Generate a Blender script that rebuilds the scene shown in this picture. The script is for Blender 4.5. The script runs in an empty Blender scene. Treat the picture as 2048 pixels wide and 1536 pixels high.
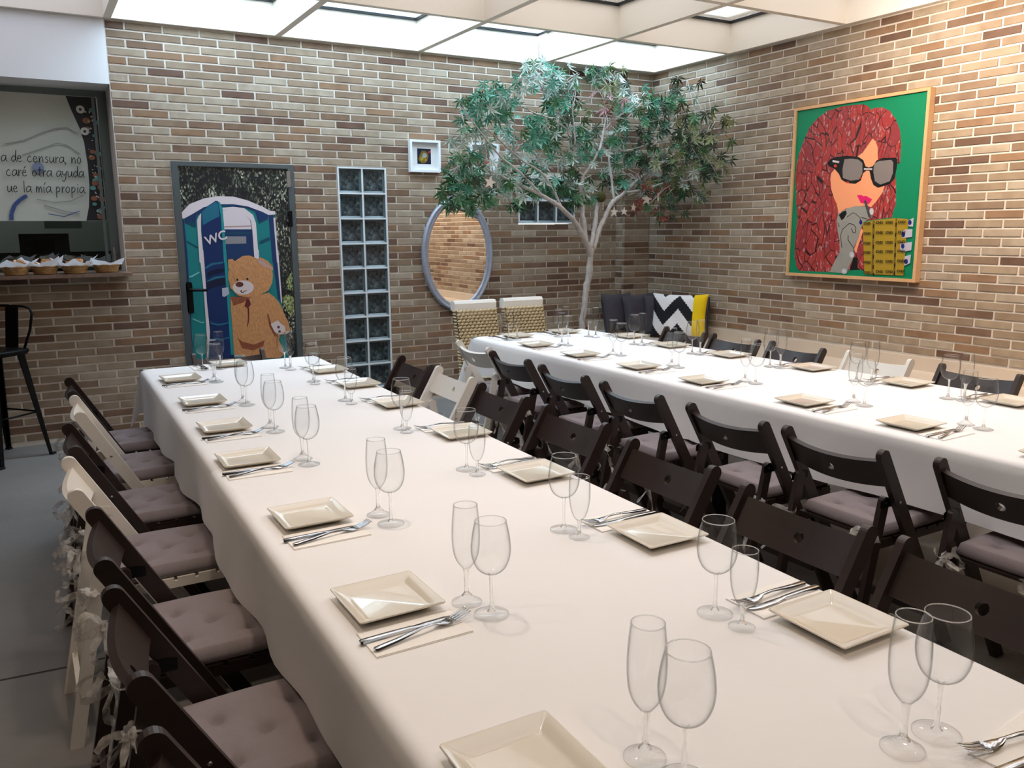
import bpy, math, random
from mathutils import Vector, Matrix
from mathutils.geometry import tessellate_polygon
random.seed(7)
SC = bpy.context.scene
COL = SC.collection
PI = math.pi

# ------------------------------------------------------------------ camera
YAW, PITCH, ROLL = 0.5241, 0.185, -0.0062
EYE = Vector((-5.273, -6.5774, 1.4771))
cy, sy, cp, sp = math.cos(YAW), math.sin(YAW), math.cos(PITCH), math.sin(PITCH)
fwd = Vector((sy*cp, cy*cp, -sp)); rgt = Vector((cy, -sy, 0)); upv = rgt.cross(fwd)
c_, s_ = math.cos(ROLL), math.sin(ROLL)
rgt, upv = rgt*c_ + upv*s_, upv*c_ - rgt*s_
cam_d = bpy.data.cameras.new('camera'); cam = bpy.data.objects.new('camera', cam_d); COL.objects.link(cam)
M = Matrix.Identity(4)
for i in range(3):
    M[i][0], M[i][1], M[i][2], M[i][3] = rgt[i], upv[i], -fwd[i], EYE[i]
cam.matrix_world = M
cam_d.sensor_fit = 'HORIZONTAL'; cam_d.sensor_width = 36.0
cam_d.lens = 1662.596/2048*36.0
cam_d.clip_start = 0.02; cam_d.clip_end = 200
SC.camera = cam

# ------------------------------------------------------------------ world, exposure
W = bpy.data.worlds.new('sky'); SC.world = W; W.use_nodes = True
wn = W.node_tree.nodes; wl = W.node_tree.links
bg = wn['Background']
bg.inputs['Color'].default_value = (0.71, 0.855, 1.0, 1)
bg.inputs['Strength'].default_value = 6.8
vs = SC.view_settings
vs.view_transform = 'Standard'; vs.look = 'None'; vs.gamma = 1.0; vs.use_curve_mapping = False
vs.exposure = 0.60
LAMP_POWER = 3.0
WASH_POWER = 72.0
LAMP_COLOR = (1.0, 0.80, 0.62)
try:
    SC.cycles.transparent_max_bounces = 48
    SC.cycles.max_bounces = 10
    SC.cycles.diffuse_bounces = 5
except Exception:
    pass

# ------------------------------------------------------------------ helpers
def srgb(r, g, b):
    f = lambda v: (v/255/12.92) if v/255 <= 0.04045 else ((v/255+0.055)/1.055)**2.4
    return (f(r), f(g), f(b), 1)
MATS = {}
def mat(name, col=(200,200,200), rough=0.6, metal=0.0, spec=0.4, var=0.0, vscale=8.0, bump=0.0, bscale=60.0, stretch=None, coat=0.0):
    """principled material with optional noise colour variation and bump"""
    if name in MATS: return MATS[name]
    m = bpy.data.materials.new(name); m.use_nodes = True
    nt = m.node_tree; N = nt.nodes; L = nt.links; p = N['Principled BSDF']
    c = srgb(*col)
    p.inputs['Base Color'].default_value = c
    p.inputs['Roughness'].default_value = rough; p.inputs['Metallic'].default_value = metal
    p.inputs['Specular IOR Level'].default_value = spec
    if coat: p.inputs['Coat Weight'].default_value = coat
    if var or bump:
        tc = N.new('ShaderNodeTexCoord'); mp = N.new('ShaderNodeMapping'); L.new(tc.outputs['Object'], mp.inputs[0])
        if stretch: mp.inputs['Scale'].default_value = stretch
    if var:
        nz = N.new('ShaderNodeTexNoise'); nz.inputs['Scale'].default_value = vscale; nz.inputs['Detail'].default_value = 6
        L.new(mp.outputs[0], nz.inputs['Vector'])
        mx = N.new('ShaderNodeMix'); mx.data_type = 'RGBA'
        mx.inputs[6].default_value = tuple(v*(1-var) for v in c[:3])+(1,); mx.inputs[7].default_value = tuple(min(1, v*(1+var)) for v in c[:3])+(1,)
        L.new(nz.outputs[0], mx.inputs[0]); L.new(mx.outputs[2], p.inputs['Base Color'])
    if bump:
        nb = N.new('ShaderNodeTexNoise'); nb.inputs['Scale'].default_value = bscale; nb.inputs['Detail'].default_value = 4
        L.new(mp.outputs[0], nb.inputs['Vector'])
        b = N.new('ShaderNodeBump'); b.inputs['Strength'].default_value = bump; b.inputs['Distance'].default_value = 0.01
        L.new(nb.outputs[0], b.inputs['Height']); L.new(b.outputs[0], p.inputs['Normal'])
    MATS[name] = m; return m
def ramp(N, stops, interp='LINEAR'):
    r = N.new('ShaderNodeValToRGB'); e = r.color_ramp; e.interpolation = interp
    while len(e.elements) < len(stops): e.elements.new(0.5)
    for el, (pos, c) in zip(e.elements, stops):
        el.position = pos; el.color = srgb(*c)
    return r
def obj(name, mesh, m=None, parent=None, loc=None):
    o = bpy.data.objects.new(name, mesh); COL.objects.link(o)
    if m is not None:
        for q in (m if isinstance(m, (list, tuple)) else [m]): mesh.materials.append(MATS[q] if isinstance(q, str) else q)
    if parent is not None: o.parent = parent
    if loc is not None: o.location = loc
    return o
def tag(o, label, cat, group=None, kind=None):
    o['label'] = label; o['category'] = cat
    if group: o['group'] = group
    if kind: o['kind'] = kind
    return o
def empty(name, loc=(0,0,0), rz=0.0):
    o = bpy.data.objects.new(name, None); o.empty_display_size = 0.05; COL.objects.link(o)
    o.location = loc; o.rotation_euler = (0,0,rz); return o
def copy_tree(o, parent=None):
    c = o.copy(); COL.objects.link(c)
    if parent is not None: c.parent = parent
    for ch in list(o.children): copy_tree(ch, c)
    return c
def place(o, loc, rz=0.0): o.location = loc; o.rotation_euler = (0,0,rz); return o
class MB:
    """collects vertices and faces of ONE mesh"""
    def __init__(s): s.v = []; s.f = []; s.mi = []; s.sm = []
    def add(s, vs, fs, mi=0, smooth=False):
        n = len(s.v); s.v += [tuple(p) for p in vs]
        for f in fs: s.f.append(tuple(n+i for i in f)); s.mi.append(mi); s.sm.append(smooth)
        return s
    def box(s, x0, x1, y0, y1, z0, z1, mi=0):
        return s.add([(x0,y0,z0),(x1,y0,z0),(x1,y1,z0),(x0,y1,z0),(x0,y0,z1),(x1,y0,z1),(x1,y1,z1),(x0,y1,z1)],
                     [(0,3,2,1),(4,5,6,7),(0,1,5,4),(1,2,6,5),(2,3,7,6),(3,0,4,7)], mi)
    def prism(s, pts, a0, a1, axis='y', mi=0):
        """polygon extruded along an axis; pts are (x,z) for y, (x,y) for z, (y,z) for x"""
        n = len(pts)
        mk = {'y': lambda p,a: (p[0],a,p[1]), 'z': lambda p,a: (p[0],p[1],a), 'x': lambda p,a: (a,p[0],p[1])}[axis]
        vs = [mk(p,a0) for p in pts]+[mk(p,a1) for p in pts]
        tri = tessellate_polygon([[Vector((p[0],p[1],0)) for p in pts]])
        fs = [t for t in tri]+[(a+n,c+n,b+n) for a,b,c in tri]+[(i,(i+1)%n,(i+1)%n+n,i+n) for i in range(n)]
        return s.add(vs, fs, mi)
    def lathe(s, prof, n=24, mi=0, smooth=True, c=(0,0,0), close=False):
        vs = []
        for r, z in prof:
            for k in range(n):
                a = 2*PI*k/n; vs.append((c[0]+r*math.cos(a), c[1]+r*math.sin(a), c[2]+z))
        fs = []
        m = len(prof)
        for i in range(m-1 if not close else m):
            j = (i+1) % m
            for k in range(n):
                fs.append((i*n+k, i*n+(k+1)%n, j*n+(k+1)%n, j*n+k))
        return s.add(vs, fs, mi, smooth)
    def tube(s, path, rad, n=8, mi=0, caps=True):
        P = [Vector(p) for p in path]; R = rad if isinstance(rad, (list,tuple)) else [rad]*len(P)
        vs = []; up = None
        for i, p in enumerate(P):
            d = (P[min(i+1,len(P)-1)]-P[max(i-1,0)]).normalized()
            if up is None: up = d.orthogonal().normalized()
            else:
                up = (up-d*up.dot(d))
                up = up.normalized() if up.length > 1e-6 else d.orthogonal().normalized()
            w = d.cross(up)
            for k in range(n):
                a = 2*PI*k/n; vs.append(p+(up*math.cos(a)+w*math.sin(a))*R[i])
        fs = [(i*n+k, i*n+(k+1)%n, (i+1)*n+(k+1)%n, (i+1)*n+k) for i in range(len(P)-1) for k in range(n)]
        if caps: fs += [tuple(range(n-1,-1,-1)), tuple((len(P)-1)*n+k for k in range(n))]
        return s.add(vs, fs, mi, True)
    def strip(s, path, wvecs, mi=0, smooth=True):
        vs = []
        for p, w in zip(path, wvecs): vs += [Vector(p)-Vector(w), Vector(p)+Vector(w)]
        return s.add(vs, [(2*i,2*i+1,2*i+3,2*i+2) for i in range(len(path)-1)], mi, smooth)
    def grid(s, fn, nu, nv, mi=0, smooth=True, mifn=None):
        n0 = len(s.v)
        for j in range(nv+1):
            for i in range(nu+1): s.v.append(tuple(fn(i/nu, j/nv)))
        for j in range(nv):
            for i in range(nu):
                a = n0+j*(nu+1)+i
                s.f.append((a,a+1,a+nu+2,a+nu+1)); s.mi.append(mifn((i+.5)/nu,(j+.5)/nv) if mifn else mi); s.sm.append(smooth)
        return s
    def mesh(s, name):
        me = bpy.data.meshes.new(name); me.from_pydata(s.v, [], s.f)
        me.polygons.foreach_set('material_index', s.mi); me.polygons.foreach_set('use_smooth', s.sm)
        me.update(); return me
    def build(s, name, m=None, parent=None, loc=None): return obj(name, s.mesh(name), m, parent, loc)
ORD = ['first','second','third','fourth','fifth','sixth','seventh','eighth','ninth','tenth']
NUM = ['one','two','three','four','five','six','seven','eight','nine','ten']

# ------------------------------------------------------------------ materials
BRICK_R = [(0,(173,158,139)),(.20,(165,147,125)),(.42,(154,135,113)),(.63,(143,121,100)),(.79,(147,117,91)),(.88,(125,100,82)),(.955,(110,85,70))]
BRICK_B = [(0,(174,159,140)),(.16,(164,146,125)),(.32,(153,133,112)),(.50,(141,119,98)),(.66,(147,116,90)),(.78,(128,101,81)),(.90,(110,84,70))]
def brick_material(name, per_object, tones):
    m = bpy.data.materials.new(name); m.use_nodes = True
    N = m.node_tree.nodes; L = m.node_tree.links; p = N['Principled BSDF']
    if per_object: src = N.new('ShaderNodeObjectInfo').outputs['Random']
    else: src = N.new('ShaderNodeNewGeometry').outputs['Random Per Island']
    r = ramp(N, tones, 'CONSTANT')
    L.new(src, r.inputs[0])
    tc = N.new('ShaderNodeTexCoord'); nz = N.new('ShaderNodeTexNoise'); nz.inputs['Scale'].default_value = 9; nz.inputs['Detail'].default_value = 5
    vadd = N.new('ShaderNodeVectorMath'); vadd.operation = 'ADD'; sc = N.new('ShaderNodeMath'); sc.operation = 'MULTIPLY'; sc.inputs[1].default_value = 37.0
    L.new(src, sc.inputs[0]); L.new(tc.outputs['Object'], vadd.inputs[0]); L.new(sc.outputs[0], vadd.inputs[1]); L.new(vadd.outputs[0], nz.inputs['Vector'])
    mx = N.new('ShaderNodeMix'); mx.data_type = 'RGBA'; mx.blend_type = 'MULTIPLY'; mx.inputs[0].default_value = 0.55
    r2 = ramp(N, [(0.3,(196,186,176)),(.62,(255,255,255))]); L.new(nz.outputs[0], r2.inputs[0])
    L.new(r.outputs[0], mx.inputs[6]); L.new(r2.outputs[0], mx.inputs[7]); L.new(mx.outputs[2], p.inputs['Base Color'])
    p.inputs['Roughness'].default_value = 0.62; p.inputs['Specular IOR Level'].default_value = 0.35
    n2 = N.new('ShaderNodeTexNoise'); n2.inputs['Scale'].default_value = 140; L.new(tc.outputs['Object'], n2.inputs['Vector'])
    b = N.new('ShaderNodeBump'); b.inputs['Strength'].default_value = 0.15; b.inputs['Distance'].default_value = 0.004
    L.new(n2.outputs[0], b.inputs['Height']); L.new(b.outputs[0], p.inputs['Normal'])
    MATS[name] = m
brick_material('brick_single', True, BRICK_R); brick_material('brick_joined', False, BRICK_R); brick_material('brick_single_mixed', True, BRICK_B); brick_material('brick_joined_mixed', False, BRICK_B)
mat('mortar', (217,208,197), .85, var=.10, vscale=14, bump=.3, bscale=120)
mat('white_panel', (245,237,224), .45)
mat('fascia_white', (236,238,240), .55)
mat('plaster', (232,228,222), .8)
mat('wall_dark', (80,78,78), .8)
mat('black_metal', (20,20,22), .38, metal=.6)
mat('dark_gasket', (18,20,24), .5)
mat('concrete', (128,125,122), .62, var=.28, vscale=2.2, bump=.15, bscale=40)
mat('groove', (60,56,52), .9)
mat('bench_stone', (205,190,172), .55, var=.08, vscale=5)
mat('cloth_white', (244,243,243), .85, bump=.35, bscale=7)
mat('wood_dark', (45,33,30), .38, var=.25, vscale=5, stretch=(2,2,14), spec=.5)
mat('paint_white', (236,231,222), .4, spec=.5)
mat('pad_grey', (138,128,131), .9, var=.06, vscale=40, bump=.25, bscale=420)
mat('ceramic', (226,218,202), .13, spec=.6, coat=.5)
mat('napkin_paper', (252,249,244), .9, bump=.1, bscale=200)
mat('steel', (205,208,212), .16, metal=1.0)
mat('bolt_steel', (170,168,165), .35, metal=.9)
mat('brown_marble', (128,104,92), .3, var=.5, vscale=40)
mat('wicker_basket', (188,150,98), .7, var=.3, vscale=60, bump=.6, bscale=150)
mat('crust', (196,132,78), .75, var=.3, vscale=30)
mat('crumb', (238,226,202), .85, var=.06, vscale=60)
mat('rope', (214,196,160), .8, var=.22, vscale=30, bump=.5, bscale=200)
mat('chair_cap', (238,236,230), .6)
mat('frame_silver', (168,172,186), .42, metal=.3, var=.25, vscale=25, bump=.3, bscale=60)
mat('frame_oak', (206,164,120), .5, var=.15, vscale=8, stretch=(1,8,8))
mat('frame_white', (236,238,242), .5)
mat('mat_board', (222,222,222), .8)
mat('cushion_dark', (74,70,78), .9, var=.12, vscale=20, bump=.3, bscale=300)
mat('cushion_white', (236,236,238), .9); mat('cushion_black', (24,26,32), .9); mat('cushion_yellow', (240,206,20), .9)
mat('bark', (192,186,182), .85, var=.48, vscale=16, bump=.7, bscale=40, stretch=(3,3,1))
mat('star_white', (238,230,220), .6); mat('thread', (150,140,120), .8)
mat('moss', (74,72,34), .95, bump=.8, bscale=90)
mat('foil', (196,196,198), .35, metal=.8, bump=.8, bscale=40)
mat('terracotta', (120,100,86), .8)
mat('door_steel', (92,98,100), .45, metal=.4)
mat('window_frame', (112,122,120), .5, metal=.3)
mat('kitchen_dark', (92,98,98), .7); mat('kitchen_pale', (176,178,176), .6); mat('appliance', (16,17,19), .3)
mat('ink', (46,48,54), .9)
mat('table_wood', (120,96,74), .6)
LEAF = {'g':(56,108,66), 'd':(42,66,46), 't':(66,138,114), 's':(166,182,172), 'o':(112,122,78), 'r':(142,66,56), 'p':(176,140,140), 'l':(86,160,82)}
for k, c in LEAF.items(): mat('leaf_'+k, c, .5, var=.2, vscale=14)

def mixed(name, build):
    m = bpy.data.materials.new(name); m.use_nodes = True; N = m.node_tree.nodes; N.clear()
    out = N.new('ShaderNodeOutputMaterial'); build(N, m.node_tree.links, out); MATS[name] = m
def thin_glass(tint, edge, refl, rough=0.0, power=2.6):
    def f(N, L, out):
        lw = N.new('ShaderNodeLayerWeight'); lw.inputs[0].default_value = .5
        pw = N.new('ShaderNodeMath'); pw.operation = 'POWER'; pw.inputs[1].default_value = power; L.new(lw.outputs['Facing'], pw.inputs[0])
        mc = N.new('ShaderNodeMix'); mc.data_type = 'RGBA'; mc.inputs[6].default_value = tint+(1,); mc.inputs[7].default_value = edge+(1,); L.new(pw.outputs[0], mc.inputs[0])
        t = N.new('ShaderNodeBsdfTransparent'); L.new(mc.outputs[2], t.inputs[0])
        g = N.new('ShaderNodeBsdfGlossy'); g.inputs['Roughness'].default_value = rough
        fr = N.new('ShaderNodeMapRange'); fr.inputs[3].default_value = refl; fr.inputs[4].default_value = .45; L.new(pw.outputs[0], fr.inputs[0])
        mx = N.new('ShaderNodeMixShader'); L.new(fr.outputs[0], mx.inputs[0]); L.new(t.outputs[0], mx.inputs[1]); L.new(g.outputs[0], mx.inputs[2]); L.new(mx.outputs[0], out.inputs[0])
    return f
mixed('glass_bowl', thin_glass((.990,.992,.992), (.34,.36,.37), .018, power=5.0))
def solid_glass(N, L, out):
    g = N.new('ShaderNodeBsdfGlass'); g.inputs['IOR'].default_value = 1.48; g.inputs['Roughness'].default_value = 0.0; g.inputs['Color'].default_value = (.97,.98,.98,1)
    t = N.new('ShaderNodeBsdfTransparent'); mx = N.new('ShaderNodeMixShader'); mx.inputs[0].default_value = .55
    L.new(t.outputs[0], mx.inputs[1]); L.new(g.outputs[0], mx.inputs[2]); L.new(mx.outputs[0], out.inputs[0])
mixed('glass_thick', solid_glass)
mixed('glass_foot', thin_glass((.988,.99,.99), (.36,.38,.39), .03, power=5.0))
mixed('pane_clear', thin_glass((.84,.88,.90), (.7,.75,.76), .04))
mixed('pane_warming', thin_glass((.525,.472,.44), (.4,.37,.34), .03))  # clear glass, warm tint added to colour the sky light on the tables
mixed('pane_dimming', thin_glass((.50,.46,.46), (.3,.3,.3), .03))  # tint added to dim the sky light reaching the fascia
mixed('pane_dark', thin_glass((.75,.80,.80), (.4,.45,.45), .10))
def organza(N, L, out):
    t = N.new('ShaderNodeBsdfTransparent'); p = N.new('ShaderNodeBsdfPrincipled'); p.inputs['Base Color'].default_value = srgb(226,222,216); p.inputs['Roughness'].default_value = .35
    p.inputs['Sheen Weight'].default_value = .4
    tc = N.new('ShaderNodeTexCoord'); nz = N.new('ShaderNodeTexNoise'); nz.inputs['Scale'].default_value = 45; L.new(tc.outputs['Object'], nz.inputs['Vector'])
    mr = N.new('ShaderNodeMapRange'); mr.inputs[1].default_value = .35; mr.inputs[2].default_value = .65; mr.inputs[3].default_value = .28; mr.inputs[4].default_value = .75; L.new(nz.outputs[0], mr.inputs[0])
    mx = N.new('ShaderNodeMixShader'); L.new(mr.outputs[0], mx.inputs[0]); L.new(t.outputs[0], mx.inputs[1]); L.new(p.outputs[0], mx.inputs[2]); L.new(mx.outputs[0], out.inputs[0])
mixed('organza', organza)
def thin_paper(N, L, out):
    a = N.new('ShaderNodeBsdfDiffuse'); a.inputs[0].default_value = srgb(246,248,252); b = N.new('ShaderNodeBsdfTranslucent'); b.inputs[0].default_value = srgb(246,248,252)
    tc = N.new('ShaderNodeTexCoord'); nz = N.new('ShaderNodeTexNoise'); nz.inputs['Scale'].default_value = 60; L.new(tc.outputs['Object'], nz.inputs['Vector']); bp = N.new('ShaderNodeBump'); bp.inputs['Strength'].default_value = .2; L.new(nz.outputs[0], bp.inputs['Height']); L.new(bp.outputs[0], a.inputs['Normal'])
    mx = N.new('ShaderNodeMixShader'); mx.inputs[0].default_value = .45; L.new(a.outputs[0], mx.inputs[1]); L.new(b.outputs[0], mx.inputs[2]); L.new(mx.outputs[0], out.inputs[0])
mixed('paper_white', thin_paper)
def mirror(N, L, out):
    g = N.new('ShaderNodeBsdfGlossy'); g.inputs['Roughness'].default_value = 0.0; g.inputs['Color'].default_value = (.86,.86,.84,1); L.new(g.outputs[0], out.inputs[0])
mixed('mirror_glass', mirror)
def block_glass(N, L, out):
    p = N.new('ShaderNodeBsdfPrincipled'); tc = N.new('ShaderNodeTexCoord'); nz = N.new('ShaderNodeTexNoise'); nz.inputs['Scale'].default_value = 34; nz.inputs['Detail'].default_value = 3
    L.new(tc.outputs['Object'], nz.inputs['Vector']); r = ramp(N, [(.35,(26,32,36)),(.6,(64,74,78)),(.75,(104,116,118))]); L.new(nz.outputs[0], r.inputs[0]); L.new(r.outputs[0], p.inputs['Base Color'])
    p.inputs['Roughness'].default_value = .12; p.inputs['Specular IOR Level'].default_value = .6
    b = N.new('ShaderNodeBump'); b.inputs['Strength'].default_value = .5; b.inputs['Distance'].default_value = .01; L.new(nz.outputs[0], b.inputs['Height']); L.new(b.outputs[0], p.inputs['Normal']); L.new(p.outputs[0], out.inputs[0])
mixed('glass_block', block_glass)
mat('block_edge', (92,104,106), .2, spec=.5); mat('grout', (222,224,226), .7)
def lampmat(N, L, out):
    e = N.new('ShaderNodeEmission'); e.inputs[0].default_value = LAMP_COLOR+(1,); e.inputs[1].default_value = 14.0; L.new(e.outputs[0], out.inputs[0])
mixed('lamp_lens', lampmat)
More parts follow.
